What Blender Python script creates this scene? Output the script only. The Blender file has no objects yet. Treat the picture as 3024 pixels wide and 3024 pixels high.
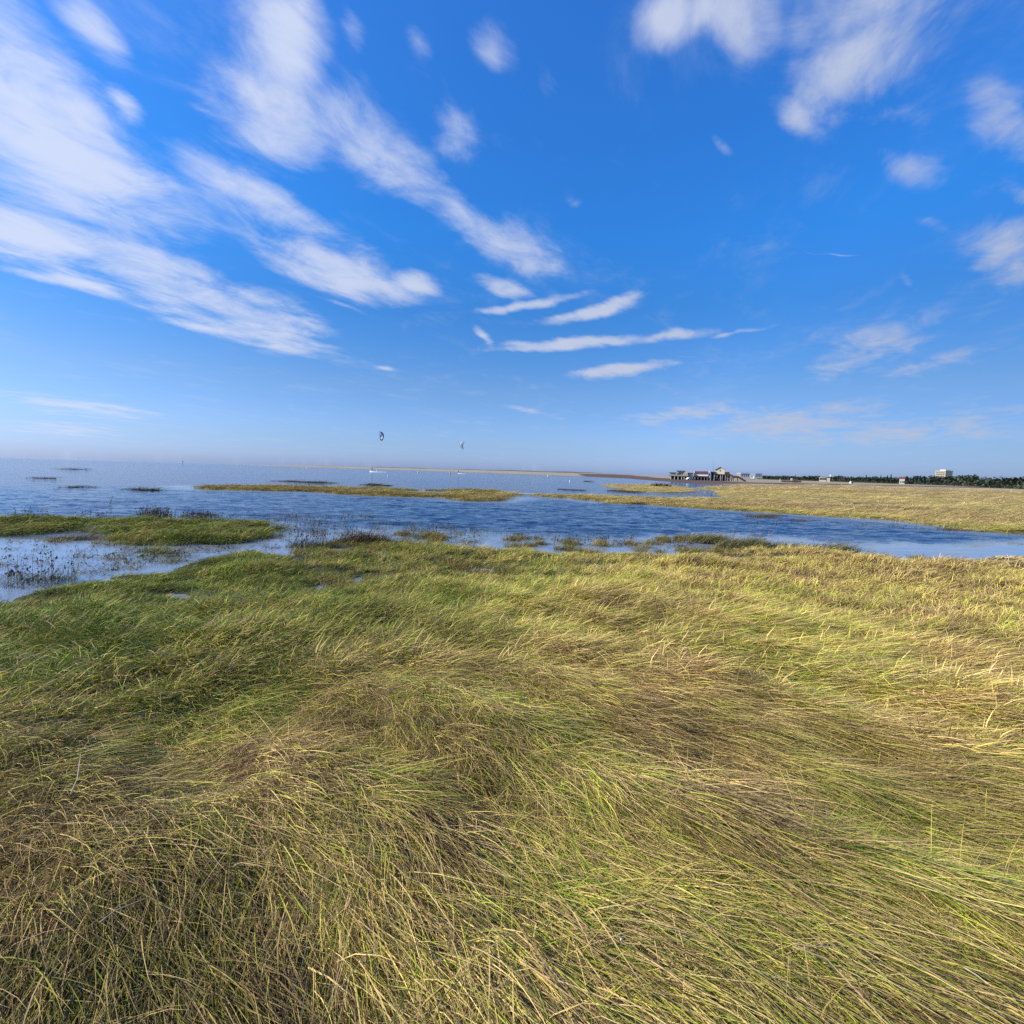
import bpy, math, random
import numpy as np
from mathutils import Vector, Matrix, Euler

R = math.radians
S = bpy.context.scene
COL = S.collection
rng = np.random.default_rng(7)
random.seed(7)

# ------------------------------------------------------------------ camera
F = 1512.0                       # focal length in photo pixels (3024 px square, 90 degree lens)
CAM_H = 2.4                      # metres above the water level (z = 0)
PITCH, ROLL = 4.55, 1.6
cam = bpy.data.cameras.new('camera')
cam.sensor_width = 36; cam.lens = 18; cam.clip_start = 0.05; cam.clip_end = 20000
camo = bpy.data.objects.new('camera', cam); COL.objects.link(camo)
ROT = Matrix.Rotation(R(90 - PITCH), 3, 'X') @ Matrix.Rotation(R(ROLL), 3, 'Z')
camo.matrix_world = Matrix.Translation((0, 0, CAM_H)) @ ROT.to_4x4()
S.camera = camo
ROTN = np.array(ROT)

def ray(px, py):
    d = ROTN @ np.array([px - 1512.0, 1512.0 - py, -F])
    return d / np.linalg.norm(d)
def gp(px, py, z=0.0):           # ground point under a measured direction
    d = ray(px, py)
    if d[2] > -0.0005: d[2] = -0.0005
    t = (z - CAM_H) / d[2]
    return np.array([d[0] * t, d[1] * t])
def at(px, py, Y):               # point at forward distance Y
    d = ray(px, py); t = Y / d[1]
    return Vector((d[0] * t, Y, CAM_H + d[2] * t))

# ------------------------------------------------------------------ light
SUN_EL, SUN_AZ = 30.0, -98.0     # azimuth from +Y (view direction) towards +X
sd = Vector((math.sin(R(SUN_AZ)) * math.cos(R(SUN_EL)), math.cos(R(SUN_AZ)) * math.cos(R(SUN_EL)), math.sin(R(SUN_EL))))
sun = bpy.data.lights.new('sun', 'SUN'); sun.energy = 5.0; sun.angle = R(0.53); sun.color = (1.0, 0.92, 0.78)
suno = bpy.data.objects.new('sun', sun); COL.objects.link(suno)
suno.rotation_euler = (-sd).to_track_quat('-Z', 'Y').to_euler()
S.view_settings.view_transform = 'Standard'; S.view_settings.look = 'None'
S.view_settings.exposure = 0.4; S.view_settings.gamma = 1.0

W = bpy.data.worlds.new('World'); S.world = W; W.use_nodes = True
nt = W.node_tree; N = nt.nodes; L = nt.links; N.clear()
def nd(t, **k):
    n = N.new(t)
    for a, b in k.items(): setattr(n, a, b)
    return n
def setin(n, **k):
    for a, b in k.items(): n.inputs[a].default_value = b
wout = nd('ShaderNodeOutputWorld'); bg = nd('ShaderNodeBackground'); L.new(bg.outputs[0], wout.inputs[0])
bg.inputs['Strength'].default_value = 0.1
sky = nd('ShaderNodeTexSky', sky_type='NISHITA', sun_disc=False, sun_elevation=R(SUN_EL), sun_rotation=R(SUN_AZ),
         altitude=0, air_density=1.0, dust_density=0.5, ozone_density=3.0)
hs = nd('ShaderNodeHueSaturation'); setin(hs, Saturation=1.28, Value=0.95, Hue=0.497)
L.new(sky.outputs[0], hs.inputs['Color'])
tc = nd('ShaderNodeTexCoord')
sep = nd('ShaderNodeSeparateXYZ'); L.new(tc.outputs['Generated'], sep.inputs[0])
tr_ = nd('ShaderNodeValToRGB'); L.new(sep.outputs[2], tr_.inputs[0]); e_ = tr_.color_ramp.elements
tst = [(0.0,(.56,.80,1.90)),(.05,(.64,.80,1.38)),(.15,(.86,.90,1.20)),(.285,(.62,.98,1.40)),(.40,(.62,1.25,1.8)),(.70,(1.1,1.5,2.2))]
e_[0].position = 0; e_[1].position = .70
for p_, c_ in tst:
    x_ = e_[0] if p_ == 0 else (e_[len(e_)-1] if p_ == .70 else e_.new(p_)); x_.color = tuple(v/2.2 for v in c_)+(1,)
tm_ = nd('ShaderNodeMix', data_type='RGBA', blend_type='MULTIPLY'); tm_.inputs['Factor'].default_value = 1; tm_.clamp_result = False
ts_ = nd('ShaderNodeVectorMath', operation='SCALE'); ts_.inputs['Scale'].default_value = 2.2; L.new(tr_.outputs[0], ts_.inputs[0])
L.new(hs.outputs[0], tm_.inputs[6]); L.new(ts_.outputs[0], tm_.inputs[7])
def mth(op, a, b=None, c=None, clamp=False):
    n = nd('ShaderNodeMath', operation=op); n.use_clamp = clamp
    for i, v in enumerate((a, b, c)):
        if v is None: continue
        if isinstance(v, (int, float)): n.inputs[i].default_value = v
        else: L.new(v, n.inputs[i])
    return n.outputs[0]
az = mth('ARCTAN2', sep.outputs[0], sep.outputs[1])
el = mth('ARCSINE', sep.outputs[2])
comb = nd('ShaderNodeCombineXYZ'); L.new(az, comb.inputs[0]); L.new(el, comb.inputs[1])
# cloud-layer plane coordinates, rotated so that +x' runs along the high wind
zz = mth('MAXIMUM', sep.outputs[2], 0.012); zz = mth('ADD', zz, 0.05)
pu = mth('DIVIDE', sep.outputs[0], zz); pv = mth('DIVIDE', sep.outputs[1], zz)
pc = nd('ShaderNodeCombineXYZ'); L.new(pu, pc.inputs[0]); L.new(pv, pc.inputs[1])
WINDAZ = R(27.0)
def streak(scale, along, detail, rough, loc=(0, 0, 0), dist=0.0):
    m = nd('ShaderNodeMapping', vector_type='POINT')
    m.inputs['Rotation'].default_value = (0, 0, -(math.pi / 2 - WINDAZ))
    m.inputs['Scale'].default_value = (scale * along, scale, 1); m.inputs['Location'].default_value = loc
    r = nd('ShaderNodeVectorRotate', rotation_type='Z_AXIS'); r.inputs['Angle'].default_value = -(math.pi / 2 - WINDAZ)
    L.new(pc.outputs[0], r.inputs['Vector'])
    m.inputs['Rotation'].default_value = (0, 0, 0)
    L.new(r.outputs[0], m.inputs[0])
    n = nd('ShaderNodeTexNoise'); n.inputs['Scale'].default_value = 1.0
    n.inputs['Detail'].default_value = detail; n.inputs['Roughness'].default_value = rough; n.inputs['Distortion'].default_value = dist
    L.new(m.outputs[0], n.inputs['Vector'])
    return n
n1 = streak(1.3, 0.55, 8, 0.62, (3.1, 1.7, 0), 0.5)      # broad body
n2 = streak(4.5, 0.42, 6, 0.62, (7.3, 4.1, 2.0), 0.5)     # fibres
n3 = streak(3.4, 0.8, 7, 0.66, (11.0, 2.0, 4.0), 0.6)     # ragged edges
nw = streak(1.7, 0.65, 3.0, 0.5, (1.0, 9.0, 5.0), 0.0)     # warp
ws = nd('ShaderNodeVectorMath', operation='SUBTRACT'); L.new(nw.outputs['Color'], ws.inputs[0]); ws.inputs[1].default_value = (0.5, 0.5, 0.5)
# warp shrinks towards the horizon
wsc = mth('MULTIPLY', mth('POWER', mth('MAXIMUM', sep.outputs[2], 0.03), 2.0), 0.72)
wv = nd('ShaderNodeVectorMath', operation='SCALE'); L.new(ws.outputs[0], wv.inputs[0]); L.new(wsc, wv.inputs['Scale'])
P = nd('ShaderNodeVectorMath', operation='ADD'); L.new(comb.outputs[0], P.inputs[0]); L.new(wv.outputs[0], P.inputs[1])
P2 = nd('ShaderNodeSeparateXYZ'); L.new(P.outputs[0], P2.inputs[0])
P3 = nd('ShaderNodeCombineXYZ'); L.new(P2.outputs[0], P3.inputs[0]); L.new(P2.outputs[1], P3.inputs[1])

CL = [  # (x0,y0,x1,y1,half width, strength) of cloud banks as measured on a 1932 px view; turned into azimuth / elevation
 (-160,-60,140,120,66,.72),(-160,80,330,320,92,.92),(180,130,300,215,34,.75),(-160,180,460,480,82,.92),
 (280,250,720,480,48,.86),(450,430,820,575,46,.95),(700,515,845,550,20,.9),
 (-160,385,300,520,42,.92),(100,440,520,610,44,.95),(300,540,680,665,36,.9),(-60,490,300,570,11,.8),(250,590,560,655,14,.75),
 (560,550,720,612,9,.75),
 (370,-60,620,130,76,.86),(360,100,690,300,66,.86),(470,-60,560,60,60,.75),(590,200,890,370,58,.92),(560,150,760,270,46,.7),(800,240,950,315,40,.68),(720,350,880,385,24,.65),
 (830,370,1090,530,34,.74),(780,330,960,430,30,.6),(880,505,1030,565,18,.8),(870,587,1120,556,11,.95),(990,614,1235,572,13,1.1),
 (888,612,940,662,11,1.1),(890,664,1290,632,14,1.15),(1150,646,1400,618,9,.95),(1320,634,1470,616,5,.85),
 (1040,718,1290,684,14,1.1),(940,762,1090,798,8,.6),
 (70,-40,250,50,38,.8),(590,-30,690,130,26,.54),(750,40,835,150,28,.56),(870,40,980,165,30,.78),(990,100,1065,230,28,.62),
 (1225,-60,1290,120,52,.98),(1290,-60,1490,90,76,.82),(1350,-40,1560,40,60,.72),(1300,-60,1350,70,44,.85),(1460,-50,1620,70,50,.62),(1480,120,1850,90,90,.92),(1450,-60,1960,10,84,.82),
 (1480,170,1600,250,34,.66),(1600,190,1800,225,24,.5),(1350,260,1412,315,20,.64),(1640,270,1810,355,36,.62),
 (1870,150,1970,330,50,.78),(1790,430,1970,520,46,.74),(1860,340,1970,440,26,.6),(1690,400,1790,445,12,.45),(1700,520,1740,545,10,.5),
 (1480,715,1780,600,30,.66),(1640,720,1900,645,26,.6),(1130,800,1420,765,16,.72),(1240,815,1720,778,28,.76),
 (1380,835,1950,812,24,.7),(1700,800,1990,770,26,.62),(1508,482,1632,482,2.5,.62),(-60,742,360,795,18,.72),(-60,800,300,820,18,.6),
 (1050,380,1110,400,16,.42),(700,690,745,695,6,.55),
]
K = 3024 / 1932.0
def azel(x, y):
    d = ray(x * K, y * K); return math.atan2(d[0], d[1]), math.asin(d[2])
acc = None
for (x0, y0, x1, y1, w, s) in CL:
    a0, a1 = azel(x0, y0), azel(x1, y1)
    cx, cy = (x0 + x1) / 2, (y0 + y1) / 2
    lx = math.hypot(x1 - x0, y1 - y0); nx, ny = -(y1 - y0) / lx, (x1 - x0) / lx
    c = azel(cx, cy); wv_ = azel(cx + nx * w, cy + ny * w)
    half = math.hypot(a1[0] - a0[0], a1[1] - a0[1]) / 2 * 1.12
    ang = math.atan2(a1[1] - a0[1], a1[0] - a0[0])
    ca, sa = math.cos(-ang), math.sin(-ang)
    dx, dy = wv_[0] - c[0], wv_[1] - c[1]
    wid = abs(dx * sa + dy * ca) * (1.8 if w >= 28 else 1.35)
    m = nd('ShaderNodeMapping', vector_type='TEXTURE')
    m.inputs['Location'].default_value = (c[0], c[1], 0); m.inputs['Rotation'].default_value = (0, 0, ang)
    m.inputs['Scale'].default_value = (half, wid, 1)
    L.new(P3.outputs[0], m.inputs[0])
    ln = nd('ShaderNodeVectorMath', operation='LENGTH'); L.new(m.outputs[0], ln.inputs[0])
    mr = nd('ShaderNodeMapRange', interpolation_type='SMOOTHSTEP')
    L.new(ln.outputs['Value'], mr.inputs['Value'])
    mr.inputs['From Min'].default_value = 0.0; mr.inputs['From Max'].default_value = 1.25
    mr.inputs['To Min'].default_value = s; mr.inputs['To Max'].default_value = 0.0
    acc = mr.outputs[0] if acc is None else mth('SMOOTH_MAX', acc, mr.outputs[0], 0.25)
# combine with noise
gate = nd('ShaderNodeMapRange', interpolation_type='SMOOTHSTEP'); L.new(acc, gate.inputs[0]); setin(gate, **{'From Min': .02, 'From Max': .34, 'To Min': 0.0, 'To Max': 1.0})
den = mth('ADD', mth('MULTIPLY', acc, 1.25), mth('ADD', mth('MULTIPLY_ADD', n1.outputs['Fac'], 1.7, -.85), mth('ADD', mth('MULTIPLY_ADD', n2.outputs['Fac'], 1.0, -.5), mth('MULTIPLY_ADD', n3.outputs['Fac'], 1.7, -.85))))
den = mth('MULTIPLY', mth('SUBTRACT', den, .20), gate.outputs[0])
al = nd('ShaderNodeMapRange', interpolation_type='SMOOTHSTEP'); L.new(den, al.inputs[0])
setin(al, **{'From Min': 0.0, 'From Max': 1.15, 'To Min': 0.0, 'To Max': 0.92})
# clouds nearer the sun are brighter
sdn = nd('ShaderNodeVectorMath', operation='DOT_PRODUCT'); L.new(tc.outputs['Generated'], sdn.inputs[0]); sdn.inputs[1].default_value = sd
cb = nd('ShaderNodeMapRange'); L.new(sdn.outputs['Value'], cb.inputs[0]); setin(cb, **{'From Min': -.5, 'From Max': .75, 'To Min': 4.7, 'To Max': 6.9})
cc = nd('ShaderNodeVectorMath', operation='SCALE'); cc.inputs[0].default_value = (0.77, 0.86, 1.10); L.new(cb.outputs[0], cc.inputs['Scale'])
adm = nd('ShaderNodeMapRange'); L.new(sdn.outputs['Value'], adm.inputs[0]); setin(adm, **{'From Min': -.72, 'From Max': -.34, 'To Min': .64, 'To Max': 1.0})
ads = nd('ShaderNodeVectorMath', operation='SCALE'); L.new(tm_.outputs[2], ads.inputs[0]); L.new(adm.outputs[0], ads.inputs['Scale'])
mx = nd('ShaderNodeMix', data_type='RGBA'); L.new(al.outputs[0], mx.inputs['Factor']); L.new(ads.outputs[0], mx.inputs[6]); L.new(cc.outputs[0], mx.inputs[7])
L.new(mx.outputs[2], bg.inputs['Color'])
W.cycles.sampling_method = 'MANUAL'; W.cycles.sample_map_resolution = 512

S.cycles.max_bounces = 6; S.cycles.diffuse_bounces = 3; S.cycles.glossy_bounces = 3
S.cycles.transmission_bounces = 3; S.cycles.transparent_max_bounces = 6; S.cycles.volume_bounces = 0
S.cycles.use_denoising = False
S.cycles.caustics_reflective = False; S.cycles.caustics_refractive = False

# ------------------------------------------------------------------ helpers
def tag(o, label=None, cat=None, group=None, kind=None):
    if label: o['label'] = label
    if cat: o['category'] = cat
    if group: o['group'] = group
    if kind: o['kind'] = kind
    return o
def link(o, parent=None):
    COL.objects.link(o)
    if parent is not None: o.parent = parent
    return o
CUR = [None]
def empty(name, loc, label, cat, group=None, rz=0):
    if CUR[0] is not None and loc is CUR[0].b: rz = CUR[0].rz
    o = bpy.data.objects.new(name, None); o.empty_display_size = 0.3
    o.location = loc; o.rotation_euler = (0, 0, rz)
    COL.objects.link(o); return tag(o, label, cat, group)
def mesh_np(name, V, Fq, mat, parent=None, attrs=None, smooth=False, tri=False):
    """V (n,3) array, Fq (m,k) array of indices"""
    me = bpy.data.meshes.new(name)
    V = np.asarray(V, dtype=np.float32); Fq = np.asarray(Fq, dtype=np.int32)
    k = Fq.shape[1]
    me.vertices.add(len(V)); me.vertices.foreach_set('co', V.ravel())
    me.loops.add(Fq.size); me.loops.foreach_set('vertex_index', Fq.ravel())
    me.polygons.add(len(Fq)); me.polygons.foreach_set('loop_start', np.arange(0, Fq.size, k, dtype=np.int32))
    try: me.polygons.foreach_set('loop_total', np.full(len(Fq), k, dtype=np.int32))
    except Exception: pass
    me.update(calc_edges=True)
    if smooth: me.polygons.foreach_set('use_smooth', np.ones(len(Fq), dtype=bool))
    for an, (ty, arr) in (attrs or {}).items():
        a = me.attributes.new(an, ty, 'POINT')
        a.data.foreach_set('value' if ty == 'FLOAT' else ('color' if ty == 'FLOAT_COLOR' else 'vector'), np.asarray(arr, dtype=np.float32).ravel())
    if mat: me.materials.append(mat)
    o = bpy.data.objects.new(name, me)
    return link(o, parent)

class MB:
    """collects boxes, prisms and tubes into one mesh"""
    def __init__(s): s.v = []; s.f = []
    def poly(s, vs, fs):
        b = len(s.v); s.v += [tuple(v) for v in vs]; s.f += [[i + b for i in f] for f in fs]; return s
    def box(s, x0, x1, y0, y1, z0, z1):
        return s.poly([(x0,y0,z0),(x1,y0,z0),(x1,y1,z0),(x0,y1,z0),(x0,y0,z1),(x1,y0,z1),(x1,y1,z1),(x0,y1,z1)],
                      [(0,3,2,1),(4,5,6,7),(0,1,5,4),(1,2,6,5),(2,3,7,6),(3,0,4,7)])
    def bar(s, a, b, w, h=None):
        a = Vector(a); b = Vector(b); d = (b - a).normalized(); h = h or w
        up = Vector((0,0,1)) if abs(d.z) < .95 else Vector((0,1,0))
        x = d.cross(up).normalized() * w / 2; y = x.cross(d).normalized() * h / 2
        vs = [p + sx * x + sy * y for p in (a, b) for sx, sy in ((-1,-1),(1,-1),(1,1),(-1,1))]
        return s.poly(vs, [(0,1,2,3),(4,7,6,5),(0,4,5,1),(1,5,6,2),(2,6,7,3),(3,7,4,0)])
    def tube(s, pts, rad, n=6):
        pts = [Vector(p) for p in pts]; b = len(s.v)
        for i, p in enumerate(pts):
            d = (pts[min(i+1, len(pts)-1)] - pts[max(i-1, 0)]).normalized()
            up = Vector((0,0,1)) if abs(d.z) < .9 else Vector((1,0,0))
            x = d.cross(up).normalized(); y = x.cross(d)
            r = rad[i] if isinstance(rad, (list, tuple)) else rad
            for k in range(n):
                a = 2*math.pi*k/n; s.v.append(tuple(p + (x*math.cos(a) + y*math.sin(a)) * r))
        for i in range(len(pts)-1):
            for k in range(n):
                s.f.append([b+i*n+k, b+i*n+(k+1)%n, b+(i+1)*n+(k+1)%n, b+(i+1)*n+k])
        s.f.append([b+k for k in range(n)][::-1]); s.f.append([b+(len(pts)-1)*n+k for k in range(n)])
        return s
    def lathe(s, prof, n=12, c=(0,0,0)):
        b = len(s.v)
        for r, z in prof:
            for k in range(n):
                a = 2*math.pi*k/n; s.v.append((c[0]+r*math.cos(a), c[1]+r*math.sin(a), c[2]+z))
        for i in range(len(prof)-1):
            for k in range(n): s.f.append([b+i*n+k, b+i*n+(k+1)%n, b+(i+1)*n+(k+1)%n, b+(i+1)*n+k])
        s.f.append([b+k for k in range(n)][::-1]); s.f.append([b+(len(prof)-1)*n+k for k in range(n)])
        return s
    def gable(s, x0, x1, y0, y1, z0, z1, zr, axis='x'):
        """solid with a pitched top; ridge along axis"""
        if axis == 'x':
            ym = (y0+y1)/2
            v = [(x0,y0,z0),(x1,y0,z0),(x1,y1,z0),(x0,y1,z0),(x0,y0,z1),(x1,y0,z1),(x1,y1,z1),(x0,y1,z1),(x0,ym,zr),(x1,ym,zr)]
            f = [(0,3,2,1),(0,1,5,4),(2,3,7,6),(1,2,6,9,5),(3,0,4,8,7),(4,5,9,8),(7,8,9,6)]
        else:
            xm = (x0+x1)/2
            v = [(x0,y0,z0),(x1,y0,z0),(x1,y1,z0),(x0,y1,z0),(x0,y0,z1),(x1,y0,z1),(x1,y1,z1),(x0,y1,z1),(xm,y0,zr),(xm,y1,zr)]
            f = [(0,3,2,1),(1,2,6,5),(3,0,4,7),(0,1,5,8,4),(2,3,7,9,6),(4,8,9,7),(5,6,9,8)]
        return s.poly(v, f)
    def roof(s, x0, x1, y0, y1, z1, zr, t, axis='x'):
        """two pitched slabs, t thick"""
        if axis == 'x':
            ym = (y0+y1)/2
            for ya, sgn in ((y0,-1),(y1,1)):
                s.poly([(x0,ya,z1),(x1,ya,z1),(x1,ym,zr),(x0,ym,zr),(x0,ya,z1+t),(x1,ya,z1+t),(x1,ym,zr+t),(x0,ym,zr+t)],
                       [(0,3,2,1),(4,5,6,7),(0,1,5,4),(1,2,6,5),(2,3,7,6),(3,0,4,7)])
        else:
            xm = (x0+x1)/2
            for xa in (x0, x1):
                s.poly([(xa,y0,z1),(xa,y1,z1),(xm,y1,zr),(xm,y0,zr),(xa,y0,z1+t),(xa,y1,z1+t),(xm,y1,zr+t),(xm,y0,zr+t)],
                       [(0,3,2,1),(4,5,6,7),(0,1,5,4),(1,2,6,5),(2,3,7,6),(3,0,4,7)])
        return s
    def build(s, name, mat, parent=None, smooth=False):
        me = bpy.data.meshes.new(name); me.from_pydata(s.v, [], s.f); me.update()
        import bmesh
        bm = bmesh.new(); bm.from_mesh(me); bmesh.ops.recalc_face_normals(bm, faces=bm.faces); bm.to_mesh(me); bm.free()
        if smooth: me.polygons.foreach_set('use_smooth', [True]*len(me.polygons))
        me.materials.append(mat)
        return link(bpy.data.objects.new(name, me), parent)

def hash2(ix, iy, seed):
    h = (ix.astype(np.int64) * 374761393 + iy.astype(np.int64) * 668265263 + seed * 974634777) & 0x7fffffff
    h = ((h ^ (h >> 13)) * 1274126177) & 0x7fffffff
    h = h ^ (h >> 16)
    return (h & 0xffffff) / float(0xffffff)
def vnoise(x, y, seed=0):
    ix = np.floor(x); iy = np.floor(y); fx = x - ix; fy = y - iy
    fx = fx*fx*(3-2*fx); fy = fy*fy*(3-2*fy)
    a = hash2(ix, iy, seed); b = hash2(ix+1, iy, seed); c = hash2(ix, iy+1, seed); d = hash2(ix+1, iy+1, seed)
    return (a*(1-fx)+b*fx)*(1-fy) + (c*(1-fx)+d*fx)*fy
def fbm(x, y, seed=0, oct=4):
    s = 0; a = 0.5; t = 0
    for i in range(oct):
        s = s + a*vnoise(x, y, seed+i*17); t += a; a *= 0.5; x = x*2.03+5.1; y = y*2.03+1.7
    return s/t
def sstep(a, b, x):
    t = np.clip((x-a)/(b-a), 0, 1); return t*t*(3-2*t)

# ------------------------------------------------------------------ materials
def mat(name, color, rough=0.8, spec=0.3, noise=0.0, nscale=4.0, bump=0.0, metal=0.0):
    m = bpy.data.materials.new(name); m.use_nodes = True
    t = m.node_tree; b = t.nodes['Principled BSDF']
    b.inputs['Roughness'].default_value = rough; b.inputs['Specular IOR Level'].default_value = spec; b.inputs['Metallic'].default_value = metal
    g = t.nodes.new('ShaderNodeNewGeometry')
    n = t.nodes.new('ShaderNodeTexNoise'); n.inputs['Scale'].default_value = nscale; n.inputs['Detail'].default_value = 5
    t.links.new(g.outputs['Position'], n.inputs['Vector'])
    c = t.nodes.new('ShaderNodeMix'); c.data_type = 'RGBA'
    c.inputs[6].default_value = tuple(v*(1-noise) for v in color)+(1,); c.inputs[7].default_value = tuple(min(1, v*(1+noise)) for v in color)+(1,)
    t.links.new(n.outputs['Fac'], c.inputs['Factor']); t.links.new(c.outputs[2], b.inputs['Base Color'])
    if bump:
        bp = t.nodes.new('ShaderNodeBump'); bp.inputs['Strength'].default_value = bump
        t.links.new(n.outputs['Fac'], bp.inputs['Height']); t.links.new(bp.outputs[0], b.inputs['Normal'])
    return m
M = dict(
  timber=mat('grey_timber', (.17,.155,.14), noise=.35, nscale=3), darktimber=mat('dark_timber', (.045,.04,.04), noise=.4, nscale=3),
  redtimber=mat('red_brown_timber', (.085,.03,.024), noise=.3, nscale=2), redroof=mat('red_roof', (.17,.045,.04), noise=.25, nscale=1.5),
  white=mat('white_paint', (.74,.73,.70), rough=.6, noise=.06), cream=mat('cream_paint', (.62,.57,.38), rough=.6, noise=.07, nscale=1.5),
  palewall=mat('pale_wall', (.42,.40,.34), noise=.15), slate=mat('slate_roof', (.10,.10,.12), noise=.25),
  glass=mat('dark_glass', (.02,.025,.03), rough=.08, spec=.6), grey=mat('grey_wall', (.24,.26,.30), noise=.2, nscale=1.2),
  bluegrey=mat('blue_grey_roof', (.12,.15,.21), noise=.2), concrete=mat('pale_concrete', (.47,.43,.34), noise=.06), conc2=mat('grey_concrete', (.40,.38,.35), noise=.08),
  steel=mat('steel', (.3,.3,.32), rough=.4, metal=.6), navy=mat('navy_cloth', (.012,.016,.045), rough=.5, noise=.2), sail=mat('white_cloth', (.80,.80,.84), rough=.5, noise=.06),
  rubber=mat('black_neoprene', (.012,.012,.014), rough=.6), skin=mat('skin', (.45,.28,.2)), hair=mat('dark_hair', (.03,.02,.015)),
  foam=mat('white_foam', (.85,.86,.88), rough=.7, noise=.1, nscale=2), buoy=mat('white_plastic', (.8,.8,.78), rough=.35), orange=mat('orange_plastic', (.8,.25,.05), rough=.4),
  trunk=mat('bark', (.06,.045,.035), noise=.3), shell=mat('shell', (.75,.72,.66), rough=.35, noise=.1, nscale=60),
  stalk=mat('dry_stalk', (.36,.27,.15), noise=.2, nscale=40), twig=mat('dark_twig', (.06,.04,.03), noise=.3, nscale=40), palestalk=mat('pale_stalk', (.44,.38,.26), noise=.15, nscale=40),
  brownhut=mat('brown_boards', (.07,.045,.04), noise=.3), tent=mat('canvas', (.75,.68,.6), noise=.08),
)
for k_ in ('sail',):
    t_ = M[k_].node_tree; b_ = t_.nodes['Principled BSDF']; o_ = t_.nodes['Material Output']; tl = t_.nodes.new('ShaderNodeBsdfTranslucent'); tl.inputs[0].default_value = (.85, .84, .88, 1)
    ms = t_.nodes.new('ShaderNodeMixShader'); ms.inputs[0].default_value = .55; t_.links.new(b_.outputs[0], ms.inputs[1]); t_.links.new(tl.outputs[0], ms.inputs[2]); t_.links.new(ms.outputs[0], o_.inputs[0])
def attr_mat(name, rough=.9, spec=.15, scale=1.0, contrast=.35, bump=.3, bdist=.05):
    m = bpy.data.materials.new(name); m.use_nodes = True; t = m.node_tree; b = t.nodes['Principled BSDF']
    b.inputs['Roughness'].default_value = rough; b.inputs['Specular IOR Level'].default_value = spec
    a = t.nodes.new('ShaderNodeAttribute'); a.attribute_name = 'tint'
    g = t.nodes.new('ShaderNodeNewGeometry')
    mp = t.nodes.new('ShaderNodeMapping'); mp.inputs['Scale'].default_value = (scale*.45, scale, scale); t.links.new(g.outputs['Position'], mp.inputs[0])
    n = t.nodes.new('ShaderNodeTexNoise'); n.inputs['Scale'].default_value = 1; n.inputs['Detail'].default_value = 9; n.inputs['Roughness'].default_value = .7
    t.links.new(mp.outputs[0], n.inputs['Vector'])
    r = t.nodes.new('ShaderNodeMapRange'); t.links.new(n.outputs['Fac'], r.inputs[0])
    r.inputs['From Min'].default_value = .3; r.inputs['From Max'].default_value = .7; r.inputs['To Min'].default_value = 1-contrast; r.inputs['To Max'].default_value = 1+contrast
    v = t.nodes.new('ShaderNodeVectorMath'); v.operation = 'SCALE'; t.links.new(a.outputs['Color'], v.inputs[0]); t.links.new(r.outputs[0], v.inputs['Scale'])
    t.links.new(v.outputs[0], b.inputs['Base Color'])
    bp = t.nodes.new('ShaderNodeBump'); bp.inputs['Strength'].default_value = bump; bp.inputs['Distance'].default_value = bdist
    t.links.new(n.outputs['Fac'], bp.inputs['Height']); t.links.new(bp.outputs[0], b.inputs['Normal'])
    return m
M['ground'] = attr_mat('marsh_ground', scale=1.6, contrast=.45, bump=.6, bdist=.15)

def grass_mat():
    m = bpy.data.materials.new('grass_blades'); m.use_nodes = True; t = m.node_tree; n_, l_ = t.nodes, t.links
    b = n_['Principled BSDF']; out = n_['Material Output']
    u = n_.new('ShaderNodeAttribute'); u.attribute_name = 'u'
    def mt(op, a, c, d=None):
        x = n_.new('ShaderNodeMath'); x.operation = op
        for i, v in enumerate((a, c, d)):
            if v is None: continue
            if isinstance(v, (int, float)): x.inputs[i].default_value = v
            else: l_.new(v, x.inputs[i])
        return x.outputs[0]
    su = n_.new('ShaderNodeSeparateXYZ'); l_.new(u.outputs['Vector'], su.inputs[0])     # x: blade random, y: along blade, z: brightness scale, darkened patches included
    pos = su.outputs[0]
    r = n_.new('ShaderNodeValToRGB'); l_.new(pos, r.inputs[0]); e = r.color_ramp.elements
    stops = [(0.0,(.20,.125,.05)),(.12,(.40,.26,.11)),(.27,(.72,.51,.235)),(.43,(.76,.575,.185)),(.56,(.62,.54,.09)),(.70,(.38,.45,.048)),(.86,(.17,.25,.03)),(1.0,(.08,.17,.03))]
    e[0].position = 0; e[0].color = stops[0][1]+(1,); e[1].position = 1; e[1].color = stops[-1][1]+(1,)
    for p_, c_ in stops[1:-1]:
        x = e.new(p_); x.color = c_+(1,)
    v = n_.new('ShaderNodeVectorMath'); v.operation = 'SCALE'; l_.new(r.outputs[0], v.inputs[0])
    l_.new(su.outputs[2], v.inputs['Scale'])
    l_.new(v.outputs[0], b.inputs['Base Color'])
    b.inputs['Roughness'].default_value = .6; b.inputs['Specular IOR Level'].default_value = .12
    tr = n_.new('ShaderNodeBsdfTranslucent'); l_.new(v.outputs[0], tr.inputs[0])
    mx_ = n_.new('ShaderNodeMixShader'); mx_.inputs[0].default_value = .22; l_.new(b.outputs[0], mx_.inputs[1]); l_.new(tr.outputs[0], mx_.inputs[2])
    l_.new(mx_.outputs[0], out.inputs[0])
    return m
M['grass'] = grass_mat()

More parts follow.
